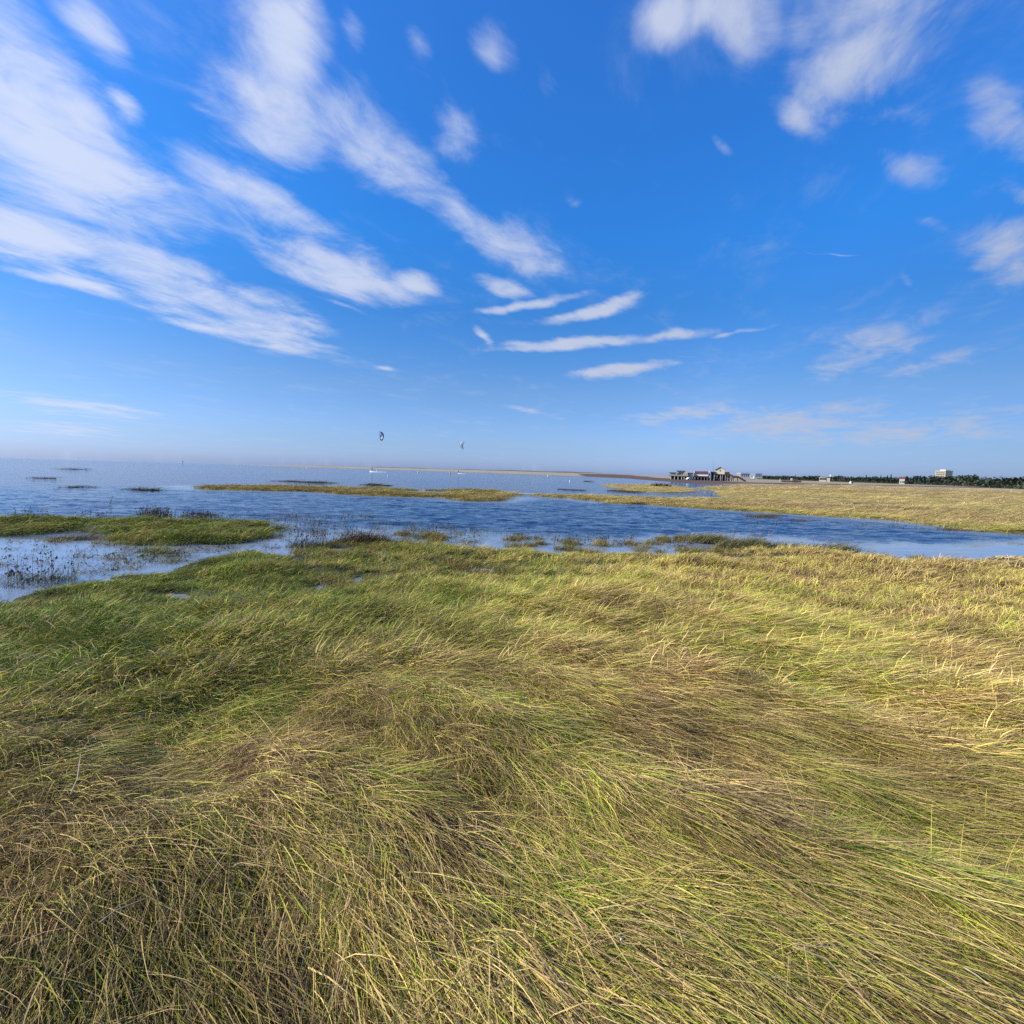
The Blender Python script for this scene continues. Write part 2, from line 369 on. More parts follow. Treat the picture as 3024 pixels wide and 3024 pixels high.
def plant_mat(name, stops, spec=.3):
    m = bpy.data.materials.new(name); m.use_nodes = True; t = m.node_tree; b = t.nodes['Principled BSDF']
    a = t.nodes.new('ShaderNodeAttribute'); a.attribute_name = 'u'
    s_ = t.nodes.new('ShaderNodeSeparateXYZ'); t.links.new(a.outputs['Vector'], s_.inputs[0])
    r = t.nodes.new('ShaderNodeValToRGB'); e = r.color_ramp.elements
    e[0].position = stops[0][0]; e[0].color = stops[0][1]+(1,); e[1].position = stops[-1][0]; e[1].color = stops[-1][1]+(1,)
    for p_, c_ in stops[1:-1]: x = e.new(p_); x.color = c_+(1,)
    t.links.new(s_.outputs[0], r.inputs[0]); t.links.new(r.outputs[0], b.inputs['Base Color'])
    b.inputs['Roughness'].default_value = .7; b.inputs['Specular IOR Level'].default_value = spec
    return m
M['weed'] = plant_mat('dead_weed', [(0,(.05,.03,.02)),(.5,(.13,.085,.045)),(.8,(.16,.12,.05)),(1,(.09,.13,.04))])
M['darkgrass'] = plant_mat('olive_tussock', [(0,(.07,.05,.025)),(.4,(.17,.14,.05)),(.8,(.13,.17,.05)),(1,(.25,.2,.09))])
M['deadstem'] = plant_mat('dead_stems', [(0,(.05,.033,.022)),(.5,(.12,.08,.045)),(1,(.30,.22,.11))])
M['forest'] = plant_mat('far_leaves', [(0,(.035,.05,.04)),(.45,(.055,.078,.05)),(.75,(.085,.105,.06)),(1,(.14,.135,.085))])
M['conifer'] = plant_mat('conifer_needles', [(0,(.016,.028,.018)),(1,(.035,.05,.028))])

# ------------------------------------------------------------------ shore lines (traced, turned into real ground coordinates)
def Z5(p): return [(x/1.932, y/1.932+1300) for x, y in p]
def Z6(p): return [(x/1.7564+900, y/1.7564+1350) for x, y in p]
def Z7(p): return [(x/1.7189+1900, y/1.7189+1350) for x, y in p]
def world_poly(p, z=0.0): return np.array([gp(x, y, z) for x, y in p])
near_edge = [(-2600,1690),(-900,1720),(0,1748),(40,1742),(70,1736),(130,1724),(178,1705),(230,1702),(310,1700),(330,1686),(400,1678),(470,1681),(535,1655),(600,1640),(660,1628),
  (700,1620),(770,1612),(800,1628),(850,1630),(885,1614),(925,1606),(960,1614),(1014,1616),(1031,1598),(1128,1586),(1219,1594),(1327,1602),(1395,1608),(1470,1611),
  (1555,1609),(1583,1620),(1635,1625),(1669,1622),(1743,1625),(1811,1622),(1900,1626),(2016,1632),(2133,1640),(2214,1639),(2200,1633),(2140,1630),(2138,1618),(2180,1604),(2260,1606),
  (2390,1612),(2480,1618),(2540,1632),(2600,1640),(2750,1645),(2830,1640),(2900,1637),(3024,1634),(4300,1600),(7000,1600)]
pA = np.vstack([world_poly(near_edge, 0.13), [[60,-12],[-60,-12]]])
pA[0] = [-60, gp(0,1748,.13)[1]-1]; pA[1] = [-25, gp(0,1748,.13)[1]]
pB = world_poly([(-1500,1450),(-400,1510)]+Z5([(0,440),(150,436),(300,442),(430,440),(560,446),(700,452),(780,448),(960,450),(1200,456),(1400,462),(1520,470),(1640,490),(1600,512),(1500,555),
  (1400,575),(1250,592),(900,592),(760,592),(640,582),(620,565),(540,552),(470,560),(400,562),(390,545),(300,533),(180,528),(90,536),(0,538)])+[(-400,1585),(-1500,1560)], 0.05)
pC = world_poly(Z5([(690,650),(740,630),(820,625),(1020,632),(1010,650),(880,680),(800,690),(700,690)]), 0.03)
pI = world_poly([(2034,1592),(2050,1581),(2090,1580),(2130,1596),(2133,1606),(2080,1605)], 0.03)
pD = world_poly(Z5([(1020,266),(1300,262),(1560,257),(1700,264)])+Z6([(0,150),(300,160),(450,165),(620,172),(850,170),(980,178),(1080,187),(1250,197),(1500,201)])+Z7([(0,209),(350,214),(500,216),(650,214)])
  +Z7([(800,235),(1150,250),(1500,262),(2200,262),(2200,300),(2300,345)])+[(4200,1500),(4200,1560),(3024,1576)]+Z7([(1850,388),(1700,378),(1560,361),(1450,346),(1200,320),(900,300),(600,280),(300,262),(0,241)])
  +Z6([(1600,240),(1500,226),(1240,204),(1150,196),(1070,197),(1040,218),(950,231),(850,228),(700,210),(450,204),(250,196),(0,180)])+Z5([(1600,290),(1300,285),(1100,275)]))
pDhole = world_poly(Z6([(470,176),(600,171),(740,185),(740,190),(600,188),(480,184)]))
pCr1 = world_poly(Z7([(770,221),(900,228),(1050,234),(1180,240),(1260,243),(1180,250),(1000,246),(860,238)]))
pCr2 = world_poly(Z7([(1820,231),(1932,238),(1932,243),(1860,238)]))
pE = world_poly(Z7([(265,158),(330,150),(420,146),(600,144),(900,141)])+[(3024,1446),(4300,1480),(4300,1550),(3100,1556),(3024,1552)]+
  Z7([(1700,330),(1500,280),(1170,244),(1000,238),(780,224),(700,214),(600,212),(480,210),(380,198),(372,184),(350,172)]))
pF = world_poly(Z6([(1530,141),(1650,143),(1760,140),(1932,146)])+Z7([(60,146),(180,150),(250,168),(250,178),(120,180),(0,182)])+Z6([(1850,184),(1700,176),(1560,150)]))
smalls = [Z5(p) for p in ([(145,216),(200,212),(260,211),(350,219),(300,221),(180,220)],[(350,268),(450,263),(575,268),(560,274),(400,272)],[(700,280),(800,279),(990,290),(900,293),(760,286)],
   [(262,345),(290,339),(325,343),(322,350),(270,351)],[(1500,231),(1650,228),(1800,238),(1932,242),(1932,249),(1750,244),(1600,238)],[(270,162),(480,166),(480,168),(280,165)])] + \
   [Z6(p) for p in ([(0,126),(190,134),(185,138),(0,135)],[(260,140),(380,140),(490,147),(440,152),(280,146)],[(1270,161),(1380,166),(1490,173),(1480,178),(1380,172),(1280,166)],
   [(1560,170),(1750,178),(1755,187),(1640,182),(1560,176)],[(1440,122),(1490,124),(1480,130),(1440,128)],[(1530,240),(1575,236),(1575,244),(1540,246)])] + \
   [Z7(p) for p in ([(505,293),(600,292),(715,303),(710,313),(620,312),(510,302)],[(740,318),(800,318),(820,328),(760,330)],[(860,315),(900,318),(905,335),(865,334)],
   [(1500,364),(1600,362),(1610,376),(1530,376)],[(960,335),(1040,340),(1030,346),(965,342)])]
smallw = [world_poly(p) for p in smalls]
muddy = [world_poly(p) for p in ([(1700,1402),(1770,1404),(1850,1406),(1950,1412.8),(2080,1418),(2190,1425),(2360,1428),(3200,1445),(3200,1447),(2360,1432.5),(2230,1430),(2135,1431),(2050,1432),(1960,1431),(1840,1424),(1760,1414)],)]
def polar(px, d):               # point in the direction of photo column px (on the horizon) at distance d
    r = ray(px, 1392 + (px-1512)*.028); h = math.hypot(r[0], r[1]); return np.array([r[0]/h*d, r[1]/h*d])
pFar = np.array([polar(650,1150),polar(760,1000),polar(900,900),polar(1080,780),polar(1250,680),polar(1400,590),polar(1560,500),polar(1700,420),polar(1850,310),
   polar(1960,215),polar(2050,172),polar(2135,175),polar(2230,165),polar(2600,180),polar(3024,260),polar(5200,300),[9000,500],[9000,9000],[2000,9000],polar(1400,3500),polar(900,1300)])
puddles = [world_poly(p, 0.12) for p in ([(1322,1652),(1360,1658),(1420,1664),(1500,1680),(1512,1694),(1440,1690),(1395,1690),(1340,1668)],[(936,1718),(952,1700),(974,1712),(968,1734),(948,1738)],
   [(1035,1694),(1060,1690),(1062,1706),(1040,1710)],[(1110,1684),(1135,1688),(1120,1698)],[(500,1738),(560,1742),(545,1762),(505,1756)],[(875,1625),(895,1628),(892,1645),(878,1640)],
   [(-20,1740),(50,1738),(52,1762),(20,1775),(-20,1778)])]
def sdist(P_, poly):
    n = len(poly); d2 = np.full(len(P_), 1e18); ins = np.zeros(len(P_), bool)
    x, y = P_[:,0], P_[:,1]
    for i in range(n):
        ax, ay = poly[i]; bx, by = poly[(i+1) % n]
        ex, ey = bx-ax, by-ay; wx, wy = x-ax, y-ay
        t = np.clip((wx*ex+wy*ey)/(ex*ex+ey*ey+1e-12), 0, 1)
        d2 = np.minimum(d2, (wx-ex*t)**2+(wy-ey*t)**2)
        if ay != by:
            c = ((ay > y) != (by > y)) & (x < (bx-ax)*(y-ay)/(by-ay)+ax); ins ^= c
    d = np.sqrt(d2); return np.where(ins, d, -d)
def fields(P_):
    """height, region weights for points (n,2)"""
    P_ = np.asarray(P_, dtype=np.float64); x, y = P_[:,0], P_[:,1]
    d = np.hypot(x, y)
    # gnarly shore: perturb the lookup position
    sc = np.clip(d*.10, .6, 14.0); am = np.clip(d*.012, .10, 2.2)
    # several fixed octaves blended (distance-free so the shore is the same from anywhere)
    wob = lambda s: np.stack([(fbm(x/s, y/s, 3)-.5), (fbm(x/s, y/s, 9)-.5)], 1)
    Q = P_ + wob(0.8)*np.where(d < 40, .45, .0)[:,None] + wob(3.0)*np.where(d < 60, .35, 1.2)[:,None]*np.clip(d/30, .2, 1)[:,None] + wob(14.0)*np.clip((d-50)/100, 0, 1)[:,None]*3.0
    sA = sdist(Q, pA); 
    for p in puddles: sA = np.minimum(sA, -sdist(Q, p)*1.0)
    sm = np.maximum.reduce([sdist(Q, p) for p in (pB, pC, pI)])
    sD = np.minimum(sdist(Q, pD), -np.maximum.reduce([sdist(Q, p) for p in (pDhole, pCr1, pCr2)]))
    sD = sD - np.where(d < 120, 1.0*sstep(.5, .72, fbm(x*.3, y*.12, 58, 2)), 0); sm = sm - .9*sstep(.55, .72, fbm(x*1.1, y*1.1, 59, 2)); sE = np.minimum(np.maximum(sdist(Q, pE), sdist(Q, pF)), -np.maximum(sdist(Q, pCr1), sdist(Q, pCr2))); sFar = sdist(Q, pFar)
    sS = np.maximum.reduce([sdist(P_, p) for p in smallw])
    h = np.full(len(P_), -.35)
    prof = lambda s, w, H: np.where(s > -w*.6, -.03+(H+.03)*sstep(-w*.25, w, s), -.35)
    hum = fbm(x*1.3, y*1.3, 21, 3)-.5
    # flowing ridges laid along the wind on the near bank
    cw, sw = math.cos(R(-35)), math.sin(R(-35)); xa = x*cw+y*sw; ya = -x*sw+y*cw
    rid = fbm(xa*.55, ya*1.5, 31, 3)-.5; clp = fbm(x*3.2, y*3.2, 33, 2)-.5
    big = fbm(x*.35, y*.35, 44, 2)-.5
    hA = prof(sA, .35, .06) + np.where(sA > 0, .10*sstep(.6, 4, sA), 0) + np.where(sA > 0, sstep(0, 1.2, sA)*(hum*.14+rid*.36+big*.16+clp*.13), 0) + np.where(sA > 0, .42*sstep(11.5, 2.6, np.hypot(x*.8, y)), 0)
    h = np.maximum(h, hA)
    h = np.maximum(h, prof(sm, .5, .10)+np.where(sm > 0, hum*.16*sstep(0, .8, sm), 0))
    hD = prof(sD, .8, .10)+np.where(sD > 0, sstep(0, 3, sD)*((fbm(x*.3, y*.3, 51, 3)-.5)*.16+(fbm(x*.05, y*.12, 52, 3)-.5)*.12), 0)
    hE = prof(sE, 1.2, .12)+np.where(sE > 0, sstep(0, 5, sE)*((fbm(x*.2, y*.2, 53, 3)-.5)*.2+(fbm(x*.03, y*.07, 54, 3)-.5)*.22), 0)
    h = np.maximum(h, np.maximum(hD, hE)); sS = sS - .9*sstep(.42, .62, fbm(x*.7, y*.5, 57, 2)); h = np.maximum(h, prof(sS, .4, .03))
    azp = np.degrees(np.arctan2(x, y))
    dune = np.where(sFar > 0, sstep(20, 160, sFar)*sstep(22, 6, azp)*(.7+3.0*fbm(x/90, y/90, 61, 4)**1.5*1.6), 0)
    hF = prof(sFar, 6, .18)+dune
    h = np.maximum(h, hF)
    mud = sdist(Q, muddy[0])
    return h, dict(A=sA, B=sm, D=sD, E=sE, F=sFar, S=sS, mud=mud, d=d, dune=dune, rid=rid, hum=hum, big=big)

def lnaz(x, y): return np.arctan2(x, y), np.log(np.hypot(x, y))
spots = [(1600,1715,90,.35),(2270,1810,90,.35),(160,2040,110,.55),(770,2170,120,.4),(2500,1900,170,.3),(2180,1980,120,.28),(1700,2480,160,.35),(2700,2820,260,.4),(1560,2300,120,.25),
  (2300,2300,120,.2),(1050,2190,120,-.5),(1150,1790,80,-.4),(850,2470,170,-.4),(2780,1700,260,-.28),(2120,2600,130,-.5),(2650,2330,140,-.35),(1850,2130,220,-.3),(300,1830,260,.35),
  (900,1780,240,.3),(1330,1840,90,.45),(430,1640,200,.15),(1250,2700,160,-.35),(100,2850,200,-.45),(600,2900,180,-.2),(750,2320,140,-.25),(1500,2700,120,-.3),(1820,2280,160,-.25),(2150,2180,150,-.2),
  (1300,2350,110,-.3),(2450,2050,120,.2),(1620,2330,90,.25),(1050,2550,110,.3),(1080,1930,160,.12),(260,2230,160,-.3),(600,2060,180,.15),(2350,1760,160,-.2),(1700,1770,120,-.15),(440,2560,160,-.15)]
def green_field(x, y, f):
    a, l = lnaz(x, y)
    g = .46 + (fbm(x*1.3, y*1.3, 71, 4)-.5)*.60 + (fbm(x*5, y*5, 74, 2)-.5)*.45 + (fbm(x*.25, y*.25, 72, 2)-.5)*.12
    for (px, py, r, v) in spots:
        c = gp(px, py, .2); ca, cl = lnaz(c[0], c[1])
        elev = math.atan2(2.2, math.hypot(c[0], c[1]))
        g = g + (.55 if v < 0 else .7)*v*np.exp(-(((a-ca)/(r/F))**2 + ((l-cl)/(r/F/max(math.sin(elev), .06)))**2))
    # wetter and greener to the left, drier to the right
    far = sstep(4, 9, np.hypot(x, y))
    g = g + far*(.20*sstep(1.5, -3.5, x) - .17*sstep(.5, 5, x)) - .08*(1-far) + sstep(2.0, -2.5, x)*far*(fbm(x*2.2, y*2.2, 75, 3)-.5)*.7
    g = np.where(f['B'] > 0, g+.06+(fbm(x*.8, y*1.6, 76, 2)-.5)*.8, g)
    g = np.where((f['D'] > 0) | (f['E'] > 0), .34 + (fbm(x*.06, y*.16, 73, 4)-.5)*.5 - .10*sstep(40, 120, f['d']) + .12*sstep(4, 0, f['D'])*(f['D'] > 0), g)
    return np.clip(g, 0, 1)

# ------------------------------------------------------------------ ground sheet (polar grid out to the horizon)
azs = np.radians(np.concatenate([np.arange(-180, -70, 2.0), np.arange(-70, -56, .5), np.arange(-56, 56, .16), np.arange(56, 70, .5), np.arange(70, 180, 2.0)]))
rs = np.concatenate([[0.02, .3], np.exp(np.linspace(math.log(.6), math.log(9500), 640))])
na, nr = len(azs), len(rs)
AA, RR = np.meshgrid(azs, rs)
gx = (np.sin(AA)*RR).ravel(); gy = (np.cos(AA)*RR).ravel()
H, f = fields(np.stack([gx, gy], 1))
gz = H
# colours of the ground itself
g = green_field(gx, gy, f)
def mixc(a, b, t): return a*(1-t[:,None])+b*t[:,None]
C = np.tile(np.array([.045,.032,.02]), (len(gx), 1))
thatch = mixc(np.array([[.075,.055,.03]]), np.array([[.045,.05,.02]]), g)
C = np.where((f['A'] > 0)[:,None], thatch, C)
C = np.where((f['B'] > 0)[:,None], mixc(np.array([[.10,.075,.035]]), np.array([[.06,.07,.02]]), g), C)
farg = mixc(np.array([[.37,.28,.085]]), np.array([[.20,.21,.04]]), g)
C = np.where(((f['D'] > 0) | (f['E'] > 0))[:,None], farg, C)
sand = np.tile(np.array([.36,.30,.21]), (len(gx), 1))*(0.85+.3*fbm(gx/30, gy/60, 81))[:,None]
duneg = sstep(1.9, 3.0, f['dune']+1.4*(fbm(gx/18, gy/40, 83)-.5))
sand = mixc(sand, np.array([[.12,.12,.06]]), duneg)
drygrass = np.array([[.30,.22,.10]])*(0.8+.4*fbm(gx/8, gy/25, 84))[:,None]
azg = np.degrees(np.arctan2(gx, gy))
band = sstep(.45, .6, fbm(gx/40, gy/18, 85))*sstep(16, 24, azg)*.7
sand = mixc(sand, drygrass, band)
C = np.where((f['F'] > 0)[:,None], sand, C)
mudw = sstep(-3, 4, f['mud']+6*(fbm(gx/9, gy/14, 86)-.5))
C = mixc(C, np.array([[.13,.085,.06]])*(0.75+.5*fbm(gx/5, gy/9, 87))[:,None], mudw)
C = np.where((f['S'] > 0)[:,None], np.array([[.05,.035,.02]]), C)
idx = np.arange(na*nr).reshape(nr, na)
q = np.stack([idx[:-1,:], np.roll(idx, -1, 1)[:-1,:], np.roll(idx, -1, 1)[1:,:], idx[1:,:]], -1).reshape(-1, 4)
go = mesh_np('ground', np.stack([gx, gy, gz], 1), q[:, ::-1], M['ground'], attrs={'tint': ('FLOAT_COLOR', np.concatenate([C, np.ones((len(C),1))], 1))}, smooth=True)
tag(go, 'salt marsh ground with flat bank, islets, mud flat and low dunes', kind='structure')

# ------------------------------------------------------------------ water
def water_mat():
    m = bpy.data.materials.new('water'); m.use_nodes = True; t = m.node_tree; n_, l_ = t.nodes, t.links; b = n_['Principled BSDF']
    g_ = n_.new('ShaderNodeNewGeometry')
    calm = n_.new('ShaderNodeAttribute'); calm.attribute_name = 'calm'
    def wave(ang, sx, sy, det, off):
        mp = n_.new('ShaderNodeMapping'); mp.inputs['Rotation'].default_value = (0, 0, R(ang)); mp.inputs['Scale'].default_value = (sx, sy, 1); mp.inputs['Location'].default_value = (off, off*1.7, 0)
        l_.new(g_.outputs['Position'], mp.inputs[0])
        n = n_.new('ShaderNodeTexNoise'); n.inputs['Scale'].default_value = 1; n.inputs['Detail'].default_value = det; n.inputs['Roughness'].default_value = .55; n.inputs['Distortion'].default_value = .35
        l_.new(mp.outputs[0], n.inputs['Vector']); return n.outputs['Fac']
    def mt(op, a, c, d=None):
        x = n_.new('ShaderNodeMath'); x.operation = op
        for i, v in enumerate((a, c, d)):
            if v is None: continue
            if isinstance(v, (int, float)): x.inputs[i].default_value = v
            else: l_.new(v, x.inputs[i])
        return x.outputs[0]
    w1 = wave(8, 1.1, 3.2, 3, 2.0); w2 = wave(-14, 3.6, 9.0, 2, 8.0); w3 = wave(4, .16, .55, 2, 5.0)
    hgt = mt('ADD', mt('MULTIPLY', w1, .085), mt('ADD', mt('MULTIPLY', w2, .03), mt('MULTIPLY', w3, .26)))
    amp = mt('MULTIPLY_ADD', calm.outputs['Fac'], -.93, 1.0)
    hgt = mt('MULTIPLY', hgt, amp)
    bp = n_.new('ShaderNodeBump'); bp.inputs['Strength'].default_value = 1.0; bp.inputs['Distance'].default_value = 1.0
    l_.new(hgt, bp.inputs['Height']); l_.new(bp.outputs[0], b.inputs['Normal'])
    cm = n_.new('ShaderNodeMix'); cm.data_type = 'RGBA'; cm.inputs[6].default_value = (.012, .036, .085, 1); cm.inputs[7].default_value = (.22, .26, .31, 1)  # calm water's base colour is paled to imitate reflected sky
    l_.new(calm.outputs['Fac'], cm.inputs['Factor']); l_.new(cm.outputs[2], b.inputs['Base Color'])
    b.inputs['Roughness'].default_value = .05; b.inputs['IOR'].default_value = 1.33; b.inputs['Specular IOR Level'].default_value = .5
    return m
M['water'] = water_mat()
wr = np.concatenate([[0.05, 3, 5, 7], np.exp(np.linspace(math.log(8.5), math.log(75), 470)), np.exp(np.linspace(math.log(77), math.log(9500), 220))]); wa = np.radians(np.concatenate([np.arange(-180, -54, 3.0), np.arange(-54, 54, .13), np.arange(54, 180, 3.0)]))
A2, R2 = np.meshgrid(wa, wr); wx = (np.sin(A2)*R2).ravel(); wy = (np.cos(A2)*R2).ravel()
WP = np.stack([wx, wy], 1); sB_ = sdist(WP, pB); sA_ = sdist(WP, pA); sD_ = sdist(WP, pD)
dw = np.hypot(wx, wy)
calm = np.clip(np.maximum.reduce([1-sstep(2.2, 4.4, -sA_+1.2*(fbm(wx*.4, wy*.4, 5)-.5)), (1-sstep(.2, 1.2, -sB_))*.6, sstep(-1.0, -4.5, wx)*sstep(16.5, 15.0, wy)*1.0, (1-sstep(.5, 3.5, -sD_+3*(fbm(wx*.12, wy*.3, 6)-.5)))*.75]), 0, 1)
live = 1-.93*calm
nearw = sstep(75, 30, dw)*sstep(60, 50, np.abs(np.degrees(np.arctan2(wx, wy))))
wz = (np.abs(fbm(wx*.55+.25*wy, wy*1.15, 201, 2)-.5)*-2*.06+.03) + (fbm(wx*1.4-.3*wy, wy*2.6, 205, 2)-.5)*.055 + (fbm(wx*.2, wy*.35, 209, 2)-.5)*.05
wz = wz*live*nearw*1.35
i2 = np.arange(len(wa)*len(wr)).reshape(len(wr), len(wa))
q2 = np.stack([i2[:-1,:], np.roll(i2, -1, 1)[:-1,:], np.roll(i2, -1, 1)[1:,:], i2[1:,:]], -1).reshape(-1, 4)
wo = mesh_np('water', np.stack([wx, wy, wz], 1), q2[:, ::-1], M['water'], attrs={'calm': ('FLOAT', calm)}, smooth=True)
tag(wo, 'blue rippled tidal water flooding the salt marsh', kind='structure')

# ------------------------------------------------------------------ grass tufts (stuff: nobody could count it)
def blades(nb, rootr, L0, L1, w0, w1, e0, e1, eend, spread, rnd, seed, segs=5):
    r_ = np.random.default_rng(seed)
    a = r_.uniform(0, 2*np.pi, nb); rr = rootr*np.sqrt(r_.uniform(0, 1, nb)); rx, ry = rr*np.cos(a), rr*np.sin(a)
    Ln = r_.uniform(L0, L1, nb); wd = r_.uniform(w0, w1, nb)
    ph = r_.normal(0, spread, nb); k = r_.uniform(0, 1, nb) < rnd; ph[k] = r_.uniform(-2.6, 2.6, k.sum())
    es = np.radians(r_.uniform(e0, e1, nb)); ee = np.radians(r_.normal(eend, 7, nb)); bend = r_.normal(0, .22, nb); z0 = r_.uniform(-.03, .05, nb)
    V = []; U = []; Fc = []
    px, py, pz = rx.copy(), ry.copy(), z0.copy(); u0 = r_.uniform(0, 1, nb); u2 = r_.uniform(0, 1, nb)
    tw = r_.uniform(-.9, .9, nb)
    kink = r_.uniform(0, 1, nb) < .22; ks = r_.integers(1, segs, nb); ka = r_.normal(0, .75, nb); ke = -np.abs(r_.normal(.1, .35, nb))
    for s in range(segs+1):
        t = s/segs
        e = es*(1-t)**1.3 + ee*(1-(1-t)**1.3); on = kink & (s >= ks); p_ = ph + bend*t*t + np.where(on, ka, 0); e = e + np.where(on, ke, 0)
        nx, ny = -np.sin(p_), np.cos(p_); w = wd*(1-t**1.6)*.5 + .0002
        cz = np.sin(tw)*w; cw_ = np.cos(tw)*w
        V.append(np.stack([px+nx*cw_, py+ny*cw_, pz+cz], 1)); V.append(np.stack([px-nx*cw_, py-ny*cw_, pz-cz], 1))
        uu = np.stack([u0, np.full(nb, t), u2], 1); U += [uu, uu]
        st = Ln/segs; px = px+np.cos(p_)*np.cos(e)*st; py = py+np.sin(p_)*np.cos(e)*st; pz = pz+np.sin(e)*st
    V = np.stack(V, 1).reshape(-1, 3); U = np.stack(U, 1).reshape(-1, 3); m = (segs+1)*2
    for s in range(segs):
        b = np.arange(nb)*m+s*2; Fc.append(np.stack([b, b+1, b+3, b+2], 1))
    return V, np.concatenate(Fc), U
NV = 10
SRC = []
# kinds: 0 laid fine, 1 tousled fine, 2 laid middle, 3 tousled middle, 4 short clumped, 5 coarse
for i in range(NV): SRC.append(blades(86, .15, .14, .42, .0018, .0039, 2, 26, -5, .18, .07, 100+i, segs=4))
for i in range(NV): SRC.append(blades(86, .15, .08, .28, .0019, .0041, 6, 48, -8, .50, .22, 200+i, segs=3))
for i in range(NV): SRC.append(blades(50, .15, .15, .36, .0033, .0060, 8, 42, 2, .34, .14, 250+i, segs=3))
for i in range(NV): SRC.append(blades(46, .14, .10, .26, .0042, .0080, 15, 75, -4, 1.0, .35, 280+i, segs=3))
for i in range(NV): SRC.append(blades(32, .18, .12, .30, .0060, .0105, 18, 75, 4, .9, .3, 300+i, segs=2))
for i in range(NV): SRC.append(blades(15, .34, .24, .55, .016, .028, 18, 58, 8, .65, .15, 400+i, segs=2))

pts, rot, scl, ids, gre, shd = [], [], [], [], [], []
def scatter(n, r0, r1, power, azr, kind, smin, smax, zs, mask=None, size=None):
    """n candidate tufts at radius density ~ r^power"""
    uu = rng.uniform(0, 1, n); p = power+2
    r = (r0**p+(r1**p-r0**p)*uu)**(1/p) if abs(p) > 1e-6 else r0*(r1/r0)**uu
    a = rng.uniform(-azr, azr, n); x = r*np.sin(R(1)*a); y = r*np.cos(R(1)*a)
    h, f = fields(np.stack([x, y], 1))
    hole = fbm(x*2.6, y*2.6, 97, 2); keep = (hole > .40) | (rng.uniform(0, 1, n) < .38) | (r > 20)
    ok = keep & (h > .0) & (np.maximum.reduce([f['A']-.12, f['B'], f['D'], f['E'], f['S']-.2]) > 0) & ~((f['F'] > 2) & (f['E'] < 0)) & (f['mud'] < 1)
    if mask is not None: ok &= mask(x, y, f)
    x, y, h, r = x[ok], y[ok], h[ok], r[ok]; f = {k: v[ok] for k, v in f.items()}; m = len(x)
    g_ = np.clip(green_field(x, y, f)+rng.normal(0, .07, m), 0, 1)
    s = rng.uniform(smin, smax, m)*(size(r) if size is not None else 1)
    # lie direction: towards the right and the viewer, swirled locally; more chaotic to the left
    edge = np.where(f['A'] > 0, sstep(.1, 1.6, f['A']), 1.0)
    sw_ = (fbm(x*.55, y*.55, 91, 3)-.5)*2
    chaos = sstep(1.2, -1.8, x)*sstep(2.2, 4.2, np.hypot(x, y))
    base = R(-64) + R(10)*sstep(2.0, 4.0, r) + R(40)*sstep(4.5, 11, r)
    th = base + sw_*(R(24)+R(80)*chaos)+(fbm(x*5, y*5, 92, 2)-.5)*R(50) + rng.normal(0, 1, m)*(R(12)+R(10)*sstep(5, 12, r)+R(26)*chaos)
    kk = np.full(m, kind*NV) + rng.integers(0, NV, m)
    if kind in (0, 2):
        sw2 = rng.uniform(0, 1, m) < (.14+.16*sstep(4, 8, r)+.7*chaos); kk = np.where(sw2, (kind+1)*NV+rng.integers(0, NV, m), kk)
    tilt = rng.normal(0, R(5), m)
    pts.append(np.stack([x, y, h-.01], 1)); rot.append(np.stack([tilt, rng.normal(0, R(5), m), th], 1)); zz_ = s*zs if np.isscalar(zs) else zs(r, s); scl.append(np.stack([s*(.7+.3*edge), s*(.7+.3*edge), zz_*(.4+.6*edge)], 1))
    ids.append(kk); gre.append(g_)
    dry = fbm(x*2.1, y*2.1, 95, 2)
    isl = (f['S'] > 0) | (f['B'] > 0); lft = sstep(.5, -2.5, x)*sstep(3.0, 6.0, np.hypot(x, y)); nl = sstep(.8, -.8, x)*sstep(4.5, 2.5, np.hypot(x, y)); shd.append((1-.22*lft)*(1+.14*sstep(0, 3, x)*sstep(2.5, 6, np.hypot(x, y)))*(1-.42*nl*sstep(.50, .64, fbm(x*1.1, y*1.1, 98, 3)))*np.clip(.52+1.0*dry+rng.normal(0, np.where(r > 20, .05, .12), m), .35, 1.25)*np.where(f['S'] > 0, .35, 1)*np.where(isl, .85, 1)*np.where(f['D'] > 0, .8, 1))  # near-left noise patches: dead matted tufts, blade colour darkened like shaded hollows
    return m
low = lambda r, s: s
def emergent(n):
    """ragged tufts standing in the shallows just off the banks"""
    r = rng.uniform(9.5, 24, n); a = rng.uniform(-48, 40, n); x = r*np.sin(R(1)*a); y = r*np.cos(R(1)*a)
    h, f = fields(np.stack([x, y], 1)); cl = fbm(x*2.0, y*1.3, 301, 2); sh = np.maximum(f['A'], f['B'])
    ok = (h < .02) & (sh > -2.6) & ((x > -6.0) | ((f['B'] > -.5) & (rng.uniform(0, 1, n) < .3))) & (cl > .595+.08*np.clip(-sh/2.6, 0, 1)) & (r < 21)
    x, y, cl = x[ok], y[ok], cl[ok]; m = len(x); s = rng.uniform(.6, 1.15, m)
    pts.append(np.stack([x, y, np.full(m, -.03)], 1)); rot.append(np.stack([np.zeros(m), np.zeros(m), rng.normal(-.3, 1.1, m)], 1))
    scl.append(np.stack([s, s, s*rng.uniform(.8, 1.5, m)], 1)); ids.append(4*NV+rng.integers(0, NV, m)); gre.append(np.clip(rng.normal(.35, .25, m), 0, 1)); shd.append(rng.uniform(.3, .8, m))
emergent(26000)
scatter(10500, .9, 5.0, 0, 60, 0, .75, 1.25, 1.0)
scatter(16500, 4.6, 9.5, -.6, 54, 2, .8, 1.35, 1.0)
scatter(20500, 8.8, 19.5, -.8, 50, 4, .8, 1.35, .9)
